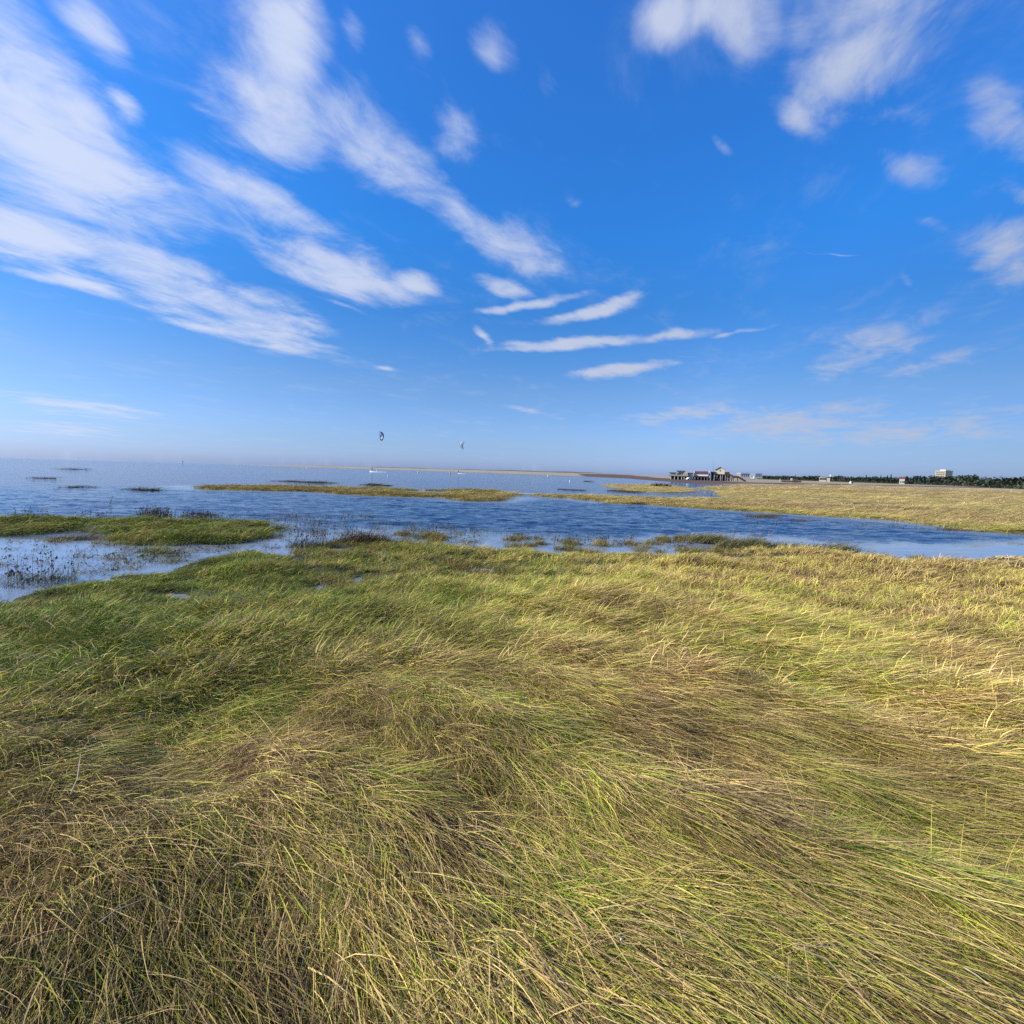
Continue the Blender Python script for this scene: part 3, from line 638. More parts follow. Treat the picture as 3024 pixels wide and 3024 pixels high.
scatter(24000, 19, 60, -1.2, 50, 5, .8, 1.4, lambda r, s: np.minimum(s, .55), size=lambda r: np.clip(r/24, 1, 3))
scatter(22000, 55, 330, -2, 50, 5, .8, 1.4, lambda r, s: np.minimum(s, .42), size=lambda r: np.clip(r/30, 1, 7))
pts = np.concatenate(pts); rot = np.concatenate(rot); scl = np.concatenate(scl); ids = np.concatenate(ids); gre = np.concatenate(gre); shd = np.concatenate(shd)
print('tufts', len(pts))
Vs, Fs, Us = [], [], []; off = 0
for k in range(len(SRC)):
    ii = np.nonzero(ids == k)[0]
    if not len(ii): continue
    V0, F0, U0 = SRC[k]
    c, s_ = np.cos(rot[ii,2])[:,None], np.sin(rot[ii,2])[:,None]
    X = V0[None,:,0]*scl[ii,0:1]; Y = V0[None,:,1]*scl[ii,1:2]; Z = V0[None,:,2]*scl[ii,2:3] + X*np.tan(rot[ii,1:2]) 
    V = np.stack([X*c-Y*s_+pts[ii,0:1], X*s_+Y*c+pts[ii,1:2], Z+pts[ii,2:3]], 2)
    U = np.empty(V.shape, np.float32)
    U[...,0] = U0[None,:,0]*(.80 if k < 5*NV else .45) + gre[ii][:,None]*.74 - (.27 if k < 5*NV else .10) - .10*U0[None,:,1]
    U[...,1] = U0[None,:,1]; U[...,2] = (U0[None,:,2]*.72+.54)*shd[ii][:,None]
    n = V0.shape[0]; Vs.append(V.reshape(-1,3).astype(np.float32)); Us.append(U.reshape(-1,3))
    Fs.append((F0[None]+(off+np.arange(len(ii))*n)[:,None,None]).reshape(-1,4).astype(np.int32)); off += n*len(ii)
Vs = np.concatenate(Vs); Fs = np.concatenate(Fs); Us = np.concatenate(Us)
print('grass faces', len(Fs))
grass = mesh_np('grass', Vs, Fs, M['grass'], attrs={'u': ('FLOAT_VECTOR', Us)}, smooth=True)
tag(grass, 'wind-flattened salt marsh grass in straw, olive and green', 'grass', kind='stuff')
del Vs, Fs, Us

# ------------------------------------------------------------------ marsh plants
def ground_z(x, y):
    return float(fields(np.array([[x, y]]))[0][0])
class BL:
    """blade / leaf collector with a per-piece colour value"""
    def __init__(s): s.V = []; s.F = []; s.U = []; s.n = 0
    def strip(s, pts, w, u, nrm=None):
        pts = np.array(pts, float); k = len(pts); d = pts[-1]-pts[0]; d = d/(np.linalg.norm(d)+1e-9)
        if nrm is None:
            a = random.uniform(0, math.pi); nrm = np.array([math.cos(a), math.sin(a), 0])
        ww = np.array([w*(1-.75*(i/(k-1))**1.5) for i in range(k)])[:,None]*.5
        s.V.append(pts-nrm*ww); s.V.append(pts+nrm*ww)
        for i in range(k-1): s.F.append([s.n+i, s.n+i+1, s.n+k+i+1, s.n+k+i])
        s.U += [[u,0,0]]*(2*k); s.n += 2*k
    def leaf(s, c, r, u, flat=1.0):
        c = np.array(c, float); a = np.random.default_rng(random.randrange(1<<30)).normal(0, 1, 3); a[2] *= flat; a /= np.linalg.norm(a)
        b = np.cross(a, [.3,.2,1.0]); b /= np.linalg.norm(b)+1e-9
        s.V.append(np.array([c-a*r, c+b*r*.5, c+a*r, c-b*r*.5])); s.F.append([s.n, s.n+1, s.n+2, s.n+3]); s.U += [[u,0,0]]*4; s.n += 4
    def build(s, name, m, parent=None):
        return mesh_np(name, np.concatenate(s.V), s.F, m, parent, attrs={'u': ('FLOAT_VECTOR', s.U)})
def stem_pts(x, y, z, h, lean, dirn, k=4):
    return [(x+math.cos(dirn)*lean*h*(t**1.6), y+math.sin(dirn)*lean*h*(t**1.6), z+h*t) for t in [i/(k-1) for i in range(k)]]
def clump(name, px, py, zg, rx, ry, nstem, hstem, nbase, hbase, label, stemw=.008, heads=True, basemat='darkgrass', stemmat='deadstem', headr=.02, group=None, lean=.25, cat='plant'):
    c = gp(px, py, zg); z = max(ground_z(c[0], c[1]), -.04)
    o = empty(name, (c[0], c[1], z), label, cat, group)
    if nbase:
        B = BL()
        for i in range(nbase):
            a = random.uniform(0, 2*math.pi); q_ = math.sqrt(random.random()); x, y = rx*q_*math.cos(a), ry*q_*math.sin(a)
            h = hbase*random.uniform(.5, 1.1)*(1-.5*q_*q_); B.strip(stem_pts(x, y, -.03, h, random.uniform(.4, 2.2), random.gauss(-.4, .9)), stemw*1.3, random.random()*.85)
        B.build('foliage', M[basemat], o)
    if nstem:
        B = BL(); Hd = B
        for i in range(nstem):
            a = random.uniform(0, 2*math.pi); q_ = math.sqrt(random.random()); x, y = rx*q_*math.cos(a), ry*q_*math.sin(a)
            h = hstem*random.uniform(.45, 1.1); p = stem_pts(x, y, -.03, h, random.uniform(0, lean), random.gauss(0, 1.0)); B.strip(p, stemw, random.random())
            if heads:
                for k in range(random.randint(2, 5)):
                    tt = random.uniform(.6, 1.02); bx, by, bz = p[-1]
                    Hd.leaf((bx+random.gauss(0, .02), by+random.gauss(0, .02), -.03+h*tt), headr*random.uniform(.6, 1.5), random.random()*.7)
        B.build('dry_stems', M[stemmat], o)  # dead stems and any seed heads, joined into one mesh
    return o
clump('stem_clump', 100, 1712, .05, .75, .55, 75, .62, 420, .30, 'tall dead brown stems rising from an olive tussock in the calm pool', headr=.028)
clump('stem_row', 462, 1532, .05, .75, .3, 190, .60, 130, .15, 'dense row of dark upright dead stems on the far side of the left islet', stemw=.02, headr=.03)
clump('stem_row', 578, 1536, .05, .65, .3, 140, .48, 100, .12, 'lower thinner dark stems at the right end of the dark stem row', stemw=.018, headr=.03)
clump('dead_weed', 268, 1526, .05, .8, .3, 34, .50, 120, .16, 'dark weed tuft with bent stalks on the far rim of the left islet', headr=.03)
clump('dead_weed', 96, 1520, .05, .8, .3, 30, .45, 60, .1, 'sparse seeded stalks behind the leftmost end of the left islet', headr=.03)
clump('lone_plant', 327, 1494, 0, .12, .12, 7, .62, 0, .1, 'single upright dead plant standing alone in the open water', stemw=.014, headr=.035)
clump('dark_tussock', 228, 1586, .05, .75, .35, 0, .3, 700, .24, 'dark purple brown weed tussock on the near edge of the left islet', basemat='deadstem', lean=.5)
clump('weed_tussock', 905, 1608, .08, .65, .4, 60, .85, 520, .48, 'leafy brown and green tussock between the two pools, stems upright', headr=.035)
clump('grass_tussock', 1068, 1596, .08, .95, .35, 50, .85, 620, .55, 'brown windblown tussock with leaning stalks at the shore in the centre', heads=False, basemat='deadstem', stemw=.012, lean=.8)
clump('reed_tussock', 2085, 1600, .03, .75, .5, 0, .3, 620, .38, 'olive tussock islet in the blue channel left of the raised bank', lean=.8, stemw=.014)
clump('reed_tussock', 2190, 1612, .10, .9, .5, 70, .7, 800, .48, 'tallest brown windblown tussock at the left end of the raised bank', heads=False, basemat='darkgrass', lean=.9, stemw=.014)
clump('shrubby_grass', 2300, 1618, .10, 1.2, .4, 0, .4, 620, .38, 'olive grass hump in the middle of the raised bank', lean=.9, stemw=.014)
clump('shrubby_grass', 2450, 1622, .10, 1.0, .4, 30, .5, 520, .42, 'low dark grass hump at the right end of the raised bank', heads=False, lean=.9, stemw=.014)
clump('round_plant', 330, 1650, 0, .22, .12, 10, .25, 30, .1, 'small orange brown weed in the pool beside the olive islet', headr=.03)
clump('brown_shrub', 1950, 1433+4, .05, 2.2, 1.0, 0, .3, 160, .9, 'small brown bush on the far green flat left of the pile houses', basemat='deadstem', stemw=.12)
# drifts of dead sea aster and floating weed in the shallows: uncountable
B = BL(); Hd = BL(); Gr = BL()
def drift(n, x0, x1, ya, yb, hs, dens=1.0):
    for i in range(n):
        px = random.uniform(x0, x1); t = (px-x0)/(x1-x0); py = ya[0]*(1-t)+ya[1]*t + (random.random()**.8)*((yb[0]-ya[0])*(1-t)+(yb[1]-ya[1])*t)
        c = gp(px, py, 0); cl = vnoise(np.array([px/45.]), np.array([py/14.]), 5)[0]
        if cl < .42 and random.random() < .8: continue
        k = random.random()
        if k < .5:
            p = stem_pts(c[0], c[1], -.02, hs*random.uniform(.3, 1.2), random.uniform(0, .6), random.gauss(0, 1.2)); B.strip(p, random.uniform(.004, .009), random.random())
            if random.random() < .6:
                for q in range(random.randint(1, 5)): Hd.leaf((p[-1][0]+random.gauss(0,.025), p[-1][1]+random.gauss(0,.025), p[-1][2]+random.gauss(0,.02)), random.uniform(.015, .035), random.random())
        elif k < .82:
            for q in range(random.randint(3, 16)): Hd.leaf((c[0]+random.gauss(0,.10), c[1]+random.gauss(0,.07), random.uniform(0, .06)), random.uniform(.02, .05), random.random(), .5)
        else:
            for q in range(random.randint(8, 24)):
                a = random.gauss(0, .7); l_ = random.uniform(.1, .3); x, y = c[0]+random.gauss(0,.22), c[1]+random.gauss(0,.07)
                Gr.strip([(x, y, 0.005), (x+math.cos(a)*l_*.5, y+math.sin(a)*l_*.5, random.uniform(.02,.09)), (x+math.cos(a)*l_, y+math.sin(a)*l_, .01)], .012, random.random())
drift(900, 1130, 2060, (1538, 1592), (1600, 1622), .17)
drift(300, 1000, 1330, (1530, 1545), (1590, 1592), .16)
drift(130, 780, 1100, (1516, 1522), (1535, 1530), .30)
drift(420, 600, 1060, (1514, 1530), (1530, 1600), .32)
drift(210, 300, 560, (1600, 1606), (1690, 1660), .22)
drift(120, 560, 900, (1600, 1590), (1640, 1620), .25)
drift(150, 0, 300, (1600, 1590), (1740, 1700), .20)
drift(60, 0, 600, (1505, 1512), (1525, 1525), .3)
drift(220, 2190, 2900, (1522, 1560), (1545, 1572), .35)
drift(60, 1660, 2100, (1498, 1510), (1515, 1530), .35)
for bl_, nm, mt_, lb in ((B, 'drowned_stems', 'deadstem', 'thin dead stems standing in the shallow water'), (Hd, 'floating_weed', 'weed', 'dark seed heads and floating weed scraps in the shallows'), (Gr, 'drowned_grass', 'darkgrass', 'limp olive grass blades floating at the water line')):
    tag(bl_.build(nm, M[mt_]), lb, 'marsh plants', kind='stuff')

# loose stalks and shells on the near grass
def stalk(name, p, zoff, rad, m, label, head=False):
    P_ = []
    for x, y in p:
        c = gp(x, y, .62); z = ground_z(c[0], c[1])+zoff
        for _ in range(3): c = gp(x, y, z); z = ground_z(c[0], c[1])+zoff
        P_.append(Vector((c[0], c[1], z)))
    base = P_[0].copy(); o = empty(name, base, label, 'stalk', 'loose stalks lying on the grass')
    # smooth curve through the measured points
    pts_ = []
    for i in range(len(P_)-1):
        for t in (0, .33, .66): pts_.append(P_[i].lerp(P_[i+1], t)-base)
    pts_.append(P_[-1]-base)
    MB().tube(pts_, [rad*(1-.5*i/len(pts_)) for i in range(len(pts_))], 6).build('stem', M[m], o, True)
    if head:
        a, b = pts_[-3], pts_[-1]; d = (b-a); B_ = MB()
        for k in range(26):
            t = k/25; c = a+d*t*1.5; v = Vector((random.gauss(0,1), random.gauss(0,1), abs(random.gauss(0,1)))).normalized()*rad*2.0*(1-.6*t)
            B_.tube([c, c+v*.7+d.normalized()*rad*3, c+v+d.normalized()*rad*8], [rad*.6, rad*.8, rad*.15], 4)
        B_.build('seed_head', M[m], o)
stalk('long_stalk', [(208,2345),(228,2300),(236,2250),(240,2215)], .14, .0025, 'palestalk', 'pale upright stalk crossing the matted grass on the left')
stalk('dark_twig', [(640,2212),(600,2225),(530,2230),(460,2228)], .17, .003, 'twig', 'thin dark twig lying over dark green grass left of centre')
stalk('seeded_stalk', [(2340,2795),(2440,2830),(2560,2960)], .15, .0022, 'stalk', 'tan seeded stalk trailing down beside the dark hollow at lower right', True)
stalk('white_stalk', [(2850,2862),(2890,2890),(2925,2920)], .14, .0024, 'palestalk', 'short white stalk in green grass near the lower right corner')
stalk('seeded_stalk', [(2340,2785),(2400,2795),(2450,2797)], .15, .002, 'stalk', 'straight straw stalk just above the dark hollow at lower right', True)
stalk('green_stalk', [(295,2725),(340,2690),(400,2665),(440,2650)], .15, .003, 'stalk', 'broad pale blade slanting up to the right in the lower left grass')
def shell(px, py, label, s):
    c = gp(px, py, .62); z = ground_z(c[0], c[1])+.13
    for _ in range(3): c = gp(px, py, z); z = ground_z(c[0], c[1])+.13
    V = []; Fc = []
    for i in range(7):
        for j in range(9):
            t = i/6; a = (j/8-.5)*2.2; r = t*s*(1+.06*(j % 2))
            V.append((r*math.sin(a), r*math.cos(a), s*.35*math.sin(math.pi*min(1, t)*.9)*(1-.3*abs(a))))
    for i in range(6):
        for j in range(8): Fc.append((i*9+j, i*9+j+1, (i+1)*9+j+1, (i+1)*9+j))
    o = mesh_np('shell', V, Fc, M['shell'], smooth=True); md = o.modifiers.new('thick', 'SOLIDIFY'); md.thickness = s*.06
    o.location = (c[0], c[1], z); o.rotation_euler = (.5, .2, random.uniform(0, 6)); tag(o, label, 'shell', 'shells in the grass')
shell(1838, 2778, 'white shell caught in brown grass left of the lower right hollow', .009); shell(2397, 2536, 'tiny white shell higher up on the tan grass at right', .007)

# ------------------------------------------------------------------ far trees
def crown_leaves(B, c, rx, ry, rz, n, size, umin=0., umax=1.):
    """leaf clumps through the crown volume"""
    for i in range(n):
        v = np.random.default_rng(random.randrange(1<<30)).normal(0, 1, 3); v /= np.linalg.norm(v); q_ = random.random()**.4
        p = (c[0]+v[0]*rx*q_, c[1]+v[1]*ry*q_, c[2]+v[2]*rz*q_); B.leaf(p, size*random.uniform(.5, 1.3), random.uniform(umin, umax), .6)
fp = [(2230,1250),(2290,1150),(2420,1000),(2530,880),(2624,820),(2720,760),(2800,700),(2924,520),(3024,450),(3200,420),(3600,400)]
def fdist(px):
    for (a, da), (b, db) in zip(fp, fp[1:]):
        if a <= px <= b: return da+(db-da)*(px-a)/(b-a)
    return fp[-1][1]
B = BL()
px = 2235.
while px < 3500:
    d = fdist(px); hh = 7.2+1.6*vnoise(np.array([px/38.]), np.array([0.]), 4)[0] + (1.6 if 2690 < px < 2880 else 0)
    for row in range(3):
        dd = d+row*9*(d/700)+random.uniform(-4, 4); p = polar(px+random.uniform(-4, 4), dd); hgt = hh*random.uniform(.78, 1.08)*(1, 1.02, 1.05)[row]
        if row == 0: hgt *= .72
        tint = random.random(); r_ = random.uniform(2.6, 4.6)
        crown_leaves(B, (p[0], p[1], hgt*.55), r_, r_, hgt*.5, 46, 1.0+d/1400, .45*tint, .25+.7*tint*(1 if row else 1))
    if random.random() < .7:   # scrub in front
        p = polar(px+random.uniform(-4, 4), d-22); crown_leaves(B, (p[0], p[1], 1.2), 3.2, 2.5, random.uniform(1.2, 2.2), 26, .9, .3, 1.0)
    px += 5.4*700/d*.9
fo = B.build('forest', M['forest']); tag(fo, 'dark belt of far woodland along the right horizon', 'forest', kind='stuff')
def tree(px, ptop, label, w=2.2, con=True):
    d = fdist(px)-12; p = polar(px, d); zt = at(px, ptop, p[1]).z
    o = empty('conifer_tree' if con else 'broadleaf_tree', (p[0], p[1], .2), label, 'tree', 'trees standing above the far woodland')
    MB().tube([(0,0,-.3),(0.1,0,zt*.5),(0,0,zt*.93)], [.3,.2,.05], 7).build('trunk', M['trunk'], o)
    B = BL()
    if con:
        for i in range(420):
            t = random.random()**.8; z = zt*(.25+.77*t); r_ = w*(1.05-t)*random.uniform(.3, 1)*(.75+.25*math.sin(t*40)); a = random.uniform(0, 6.283)
            B.leaf((r_*math.cos(a), r_*math.sin(a), z), .42*random.uniform(.6, 1.3), random.random(), .5)
    else: crown_leaves(B, (0, 0, zt*.72), w, w, zt*.3, 380, .5, 0, .6)
    B.build('crown', M['conifer' if con else 'forest'], o)
for a in ((2349,1402,'leftmost of the thin treetops above the far wood, right of the boxy pile houses',1.6),(2557,1403,'slim pointed treetop right of the white flat-roofed building',2.0),
          (2585,1406,'broad low treetop in the gap of the far wood',3.6,False),(2600,1405,'short pointed treetop beside the broad low one',2.0),(2619,1404,'pointed treetop just left of the tallest one',2.0),
          (2630,1401.5,'tallest dark treetop of the group left of the red-roofed house',3.0),(2676,1406,'round dark treetop right of the red-roofed house',2.6,False),
          (2717,1405,'thin treetop midway between the red-roofed house and the tower block',1.6),(2874,1406.5,'pointed treetop right of the white tower block',1.8),(2995,1411,'thin treetop near the right end of the far wood',1.4)): tree(*a)

# ------------------------------------------------------------------ buildings
def part(mb, name, m, o, label=None, smooth=False):
    p = mb.build(name, M[m], o, smooth)
    if label: p['label'] = label
    return p
def local(px, d, pyb):            # base point plus metres per photo pixel at that distance
    b = at(px, pyb, d); b.z = 0.15; return b
class Site:
    """a plot turned square to the line of sight; photo columns / rows become local metres"""
    def __init__(s, px, Y):
        s.b = at(px, 1400, Y); s.b.z = .15; s.D = math.hypot(s.b.x, s.b.y); s.a = math.atan2(s.b.x, s.b.y); s.rz = -s.a; CUR[0] = s
    def x(s, px, py=1405):
        d = ray(px, py); return s.D*math.tan(math.atan2(d[0], d[1])-s.a)
    def z(s, py, px):
        d = ray(px, py); return CAM_H+s.D*d[2]/math.hypot(d[0], d[1])-s.b.z
Y0 = 300.
# -- timber deck restaurant on piles (left)
s = Site(2000, Y0); o = empty('pile_restaurant', s.b, 'grey timber terrace building on piles, leftmost of the pile houses', 'building')
zf = s.z(1404.5, 2000)
part(MB().box(s.x(1976), s.x(2046), -1, 9, zf-.35, zf), 'deck', 'timber', o)
for i, px_ in enumerate((1981.5, 1992.5, 2003, 2013.5, 2021, 2029, 2036, 2045)):
    for yy in (-.8, 2.2, 5.2, 8.2): part(MB().box(s.x(px_)-.22+yy*.1, s.x(px_)+.22+yy*.1, yy, yy+.4, -.6, zf-.35), 'pile', 'palewall' if yy < 0 else 'darktimber', o)  # rows behind the front one coloured darker to imitate shade beneath the deck
w = part(MB().box(s.x(1978), s.x(1996), 2, 8, zf, s.z(1396.2, 1987)), 'side_wing', 'palewall', o)
part(MB().box(s.x(1975.5), s.x(1997), 1.2, 8.8, s.z(1396.2, 1987), s.z(1394.6, 1987)), 'side_roof', 'bluegrey', o)
w = part(MB().box(s.x(1999), s.x(2028), 2, 9, zf, s.z(1391.5, 2010)), 'wall', 'palewall', o)
for a_, b_ in ((2001, 2003.3), (2004.5, 2007), (2008, 2010.4), (2013, 2015.5), (2022, 2025)):
    f_ = part(MB().box(s.x(a_), s.x(b_), 1.9, 2.05, zf+.5, s.z(1396.5, 2010)), 'window', 'glass', w)
part(MB().gable(s.x(1997), s.x(2023), 1, 10, s.z(1391.5, 2010), s.z(1391.2, 2010), s.z(1389, 2010), 'x'), 'roof', 'bluegrey', o)
part(MB().gable(s.x(2020), s.x(2031), 1.2, 8.5, zf, s.z(1395, 2026), s.z(1391.5, 2026), 'y'), 'porch', 'palewall', o)
part(MB().box(s.x(2031), s.x(2047), 3, 9, zf, s.z(1396.6, 2040)), 'link_room', 'grey', o)
part(MB().box(s.x(2030), s.x(2048), 2.4, 9.4, s.z(1396.6, 2040), s.z(1394.6, 2040)), 'link_roof', 'conc2', o)
rl = MB()
for px_ in np.arange(1977, 2046, 2.6): rl.bar((s.x(px_), -.9, zf), (s.x(px_), -.9, zf+1.05), .09)
rl.bar((s.x(1976), -.9, zf+1.05), (s.x(2046), -.9, zf+1.05), .12); rl.bar((s.x(1976), -.9, zf+.55), (s.x(2046), -.9, zf+.55), .07)
part(rl, 'railing', 'timber', o)
sm_ = MB()
for k in range(9):
    t0 = k/9; sm_.box(s.x(2032)+t0*3.4, s.x(2032)+t0*3.4+.5, -2.6, -1.1, zf-.3-t0*1.6, zf-.1-t0*1.6)
part(sm_, 'steps', 'darktimber', o)
part(MB().box(s.x(1986), s.x(2046), 7.2, 7.4, 0, zf-.35), 'underdeck_shade', 'darktimber', o)  # added dark sheet standing for the shadow under the terrace
part(MB().box(s.x(2001), s.x(2011), 3.2, 5, .1, zf-.35), 'storage_box', 'darktimber', o)
# -- white house with red roof on piles
s = Site(2070, Y0); o = empty('beach_house', s.b, 'long white house with a dark red roof standing on grey piles', 'building')
zf = s.z(1405.6, 2070)
w = part(MB().box(s.x(2050), s.x(2090.5), 0, 7, zf, s.z(1397.2, 2070)), 'wall', 'white', o)
part(MB().box(s.x(2048.7), s.x(2051.3), -.6, 7.2, zf-.1, s.z(1392.4, 2050)), 'end_wall', 'white', o)
part(MB().roof(s.x(2051.4), s.x(2091.3), -.7, 7.7, s.z(1397.2, 2070), s.z(1391.8, 2070)-.1, .18, 'x'), 'roof', 'redroof', o)
part(MB().box(s.x(2049), s.x(2092), -.5, 8, zf-.7, zf-.003), 'deck', 'darktimber', o)
for px_ in (2050.5, 2061.5, 2071, 2080.5, 2089):
    for yy in (-.4, 6.8): part(MB().box(s.x(px_)-.2, s.x(px_)+.2, yy, yy+.4, -.6, zf-.7), 'pile', 'timber', o)
part(MB().box(s.x(2053), s.x(2095), 5, 5.3, .1, zf-.7), 'underdeck_shade', 'darktimber', o)  # no real screen: dark panel imitates the shade below the house
part(MB().box(s.x(2056), s.x(2062), 2, 4, -.2, zf-1.2), 'storage_box', 'slate', o)
# -- small booth and mast
s = Site(2095, Y0); o = empty('white_booth', s.b, 'small white booth with a blue panel between the red-roofed house and the tall house', 'booth')
zf = s.z(1402, 2095)
part(MB().box(s.x(2092.3), s.x(2097.6), 0, 2.5, zf, s.z(1390.5, 2095)), 'cabin', 'white', o)
part(MB().box(s.x(2095.3), s.x(2097.3), -.06, 0, zf+.9, s.z(1391.3, 2095)), 'panel', 'bluegrey', o)
part(MB().box(s.x(2091.8), s.x(2098), -.2, 2.8, zf-.4, zf-.003), 'base', 'timber', o)
for px_ in (2092.6, 2097): part(MB().box(s.x(px_)-.13, s.x(px_)+.13, .5, .8, -.4, zf-.4), 'pile', 'timber', o)
s = Site(2105.5, Y0+4); zt = s.z(1360, 2106); o = empty('antenna_mast', s.b, 'thin tall antenna mast beside the tall cream house', 'mast')
part(MB().tube([(0,0,-.3),(0,0,zt*.6),(0,0,zt)], [.14,.11,.06], 8), 'pole', 'steel', o)
part(MB().bar((-.5,0,zt*.82),(.5,0,zt*.82), .05), 'crossbar', 'steel', o); part(MB().bar((-.3,0,zt*.9),(.3,0,zt*.9), .05), 'crossbar', 'steel', o)
# -- tall cream house on high piles
s = Site(2125.5, Y0); o = empty('tower_house', s.b, 'tall cream gabled house raised high on dark timber piles', 'building')
zf = s.z(1400.2, 2125); ze = s.z(1386.3, 2125); za = s.z(1379.6, 2125)
w = part(MB().gable(s.x(2112.5), s.x(2139), 0, 6, zf, ze, za, 'y'), 'wall', 'cream', o)
wi = part(MB().box(s.x(2123.4), s.x(2128), -.06, .02, s.z(1392.6, 2125), s.z(1387.6, 2125)), 'window', 'white', w)
for a_ in (0, 1): 
    xa = s.x(2123.4)+.08+a_*.42; part(MB().box(xa, xa+.34, -.09, -.061, s.z(1392.6, 2125)+.1, s.z(1387.6, 2125)-.1), 'pane', 'glass', wi)
part(MB().roof(s.x(2110.3), s.x(2141), -.5, 6.5, ze-.35, za, .18, 'y'), 'roof', 'slate', o)
part(MB().box(s.x(2099), s.x(2152), -1, 8, zf-.45, zf-.003), 'deck', 'darktimber', o)
for px_ in (2101.5, 2112, 2118.5, 2134.5, 2143.5, 2150):
    for yy in (-.7, 2.0, 4.6, 7.3): part(MB().tube([(s.x(px_)+yy*.12, yy, -.8), (s.x(px_)+yy*.12, yy, zf-.45)], .26 if yy < 0 else .3, 8), 'pile', 'timber' if yy < 0 else 'darktimber', o)  # rear piles get a darker colour in place of shade under the floor
for a_, b_ in (((2112,1421),(2120,1404)), ((2128,1404),(2121,1420)), ((2128,1404),(2134,1420)), ((2141,1419),(2150,1404)), ((2103,1418),(2112,1408))):
    part(MB().bar((s.x(a_[0]), -.95, max(.2, s.z(a_[1], a_[0]))), (s.x(b_[0]), -.95, s.z(b_[1], b_[0])), .16), 'brace', 'timber', o)
for a_, b_ in ((2112, 2118.5), (2121, 2127), (2129, 2133), (2141, 2147)): part(MB().box(s.x(a_), s.x(b_), 3.2, 3.9, .1, zf-.45), 'underdeck_shade', 'darktimber', o)  # dark panels added between the piles to imitate under-deck shadow
part(MB().box(s.x(2099), s.x(2111.5), -1.06, -.94, zf, zf+1.35), 'railing', 'redtimber', o); part(MB().box(s.x(2140), s.x(2154), -1.06, -.94, zf, zf+1.35), 'railing', 'redtimber', o)
part(MB().box(s.x(2111.4), s.x(2116.3), -1.5, -1.1, zf+.002, zf+1.15), 'locker', 'darktimber', o)
part(MB().box(s.x(2155), s.x(2158), .5, 3, zf-.6, zf+.8).box(s.x(2158.4), s.x(2160.6), .5, 3, zf-1.1, zf+1.1), 'rear_stair_wall', 'palewall', o)
# -- covered stairs
o = empty('timber_stairs', s.b, 'red-brown timber stairs with solid railings descending right from the tall cream house', 'stairs')
A_ = (s.x(2150), zf-.2); B_ = (s.x(2166), s.z(1410.3, 2166)); C_ = (s.x(2180), s.z(1410.6, 2180)); D_ = (s.x(2203.5), s.z(1424.3, 2203)+.1)
def slab(p, q, y0, y1, z0, z1):
    return MB().poly([(p[0],y0,p[1]+z0),(q[0],y0,q[1]+z0),(q[0],y1,q[1]+z0),(p[0],y1,p[1]+z0),(p[0],y0,p[1]+z1),(q[0],y0,q[1]+z1),(q[0],y1,q[1]+z1),(p[0],y1,p[1]+z1)],[(0,3,2,1),(4,5,6,7),(0,1,5,4),(1,2,6,5),(2,3,7,6),(3,0,4,7)])
def steps(p, q, n):
    m_ = MB()
    for k in range(n):
        x_ = p[0]+(q[0]-p[0])*k/n; z_ = p[1]+(q[1]-p[1])*(k+.5)/n; m_.box(x_, x_+(q[0]-p[0])/n+.03, -3.35, -1.65, z_-.05, z_)
    return m_
part(steps(A_, B_, 11), 'upper_flight', 'redtimber', o); part(slab(B_, C_, -3.38, -1.62, -.15, 0), 'landing', 'redtimber', o); part(steps(C_, D_, 16), 'lower_flight', 'redtimber', o)
for yy in (-3.5, -1.6):
    for p, q in ((A_, B_), (B_, C_), (C_, D_)): part(slab(p, q, yy, yy+.11, -.22, 1.0), 'railing', 'redtimber', o)
for px_ in (2165.5, 2178.5):
    for yy in (-3.3, -1.9): part(MB().box(s.x(px_)-.2, s.x(px_)+.2, yy, yy+.2, -.5, B_[1]-.16), 'post', 'darktimber', o)
# -- cream hut under the stairs
o = empty('storage_hut', s.b, 'low cream storage hut with two dark arched doors under the stairs', 'hut')
w = part(MB().gable(s.x(2147), s.x(2164.5), -.5, 3.5, -.2, s.z(1413.6, 2156), s.z(1411.6, 2156), 'x'), 'wall', 'palewall', o)
for px_ in (2154.3, 2160.3):
    xc = s.x(px_); zt_ = s.z(1415.4, 2156); m_ = MB(); pr = [(xc+.28*math.cos(a), zt_-.28+.28*math.sin(a)) for a in np.linspace(0, math.pi, 9)]+[(xc-.28, .02), (xc+.28, .02)]
    n_ = len(pr); m_.poly([(x, -.56, z) for x, z in pr]+[(x, -.48, z) for x, z in pr], [list(range(n_)), list(range(n_, 2*n_))[::-1]]+[[i, (i+1) % n_, n_+(i+1) % n_, n_+i] for i in range(n_)])
    part(m_, 'door', 'darktimber', w)
part(MB().roof(s.x(2146.3), s.x(2165.2), -.8, 3.8, s.z(1413.6, 2156), s.z(1411.6, 2156)+.1, .1, 'x'), 'roof', 'grey', o)
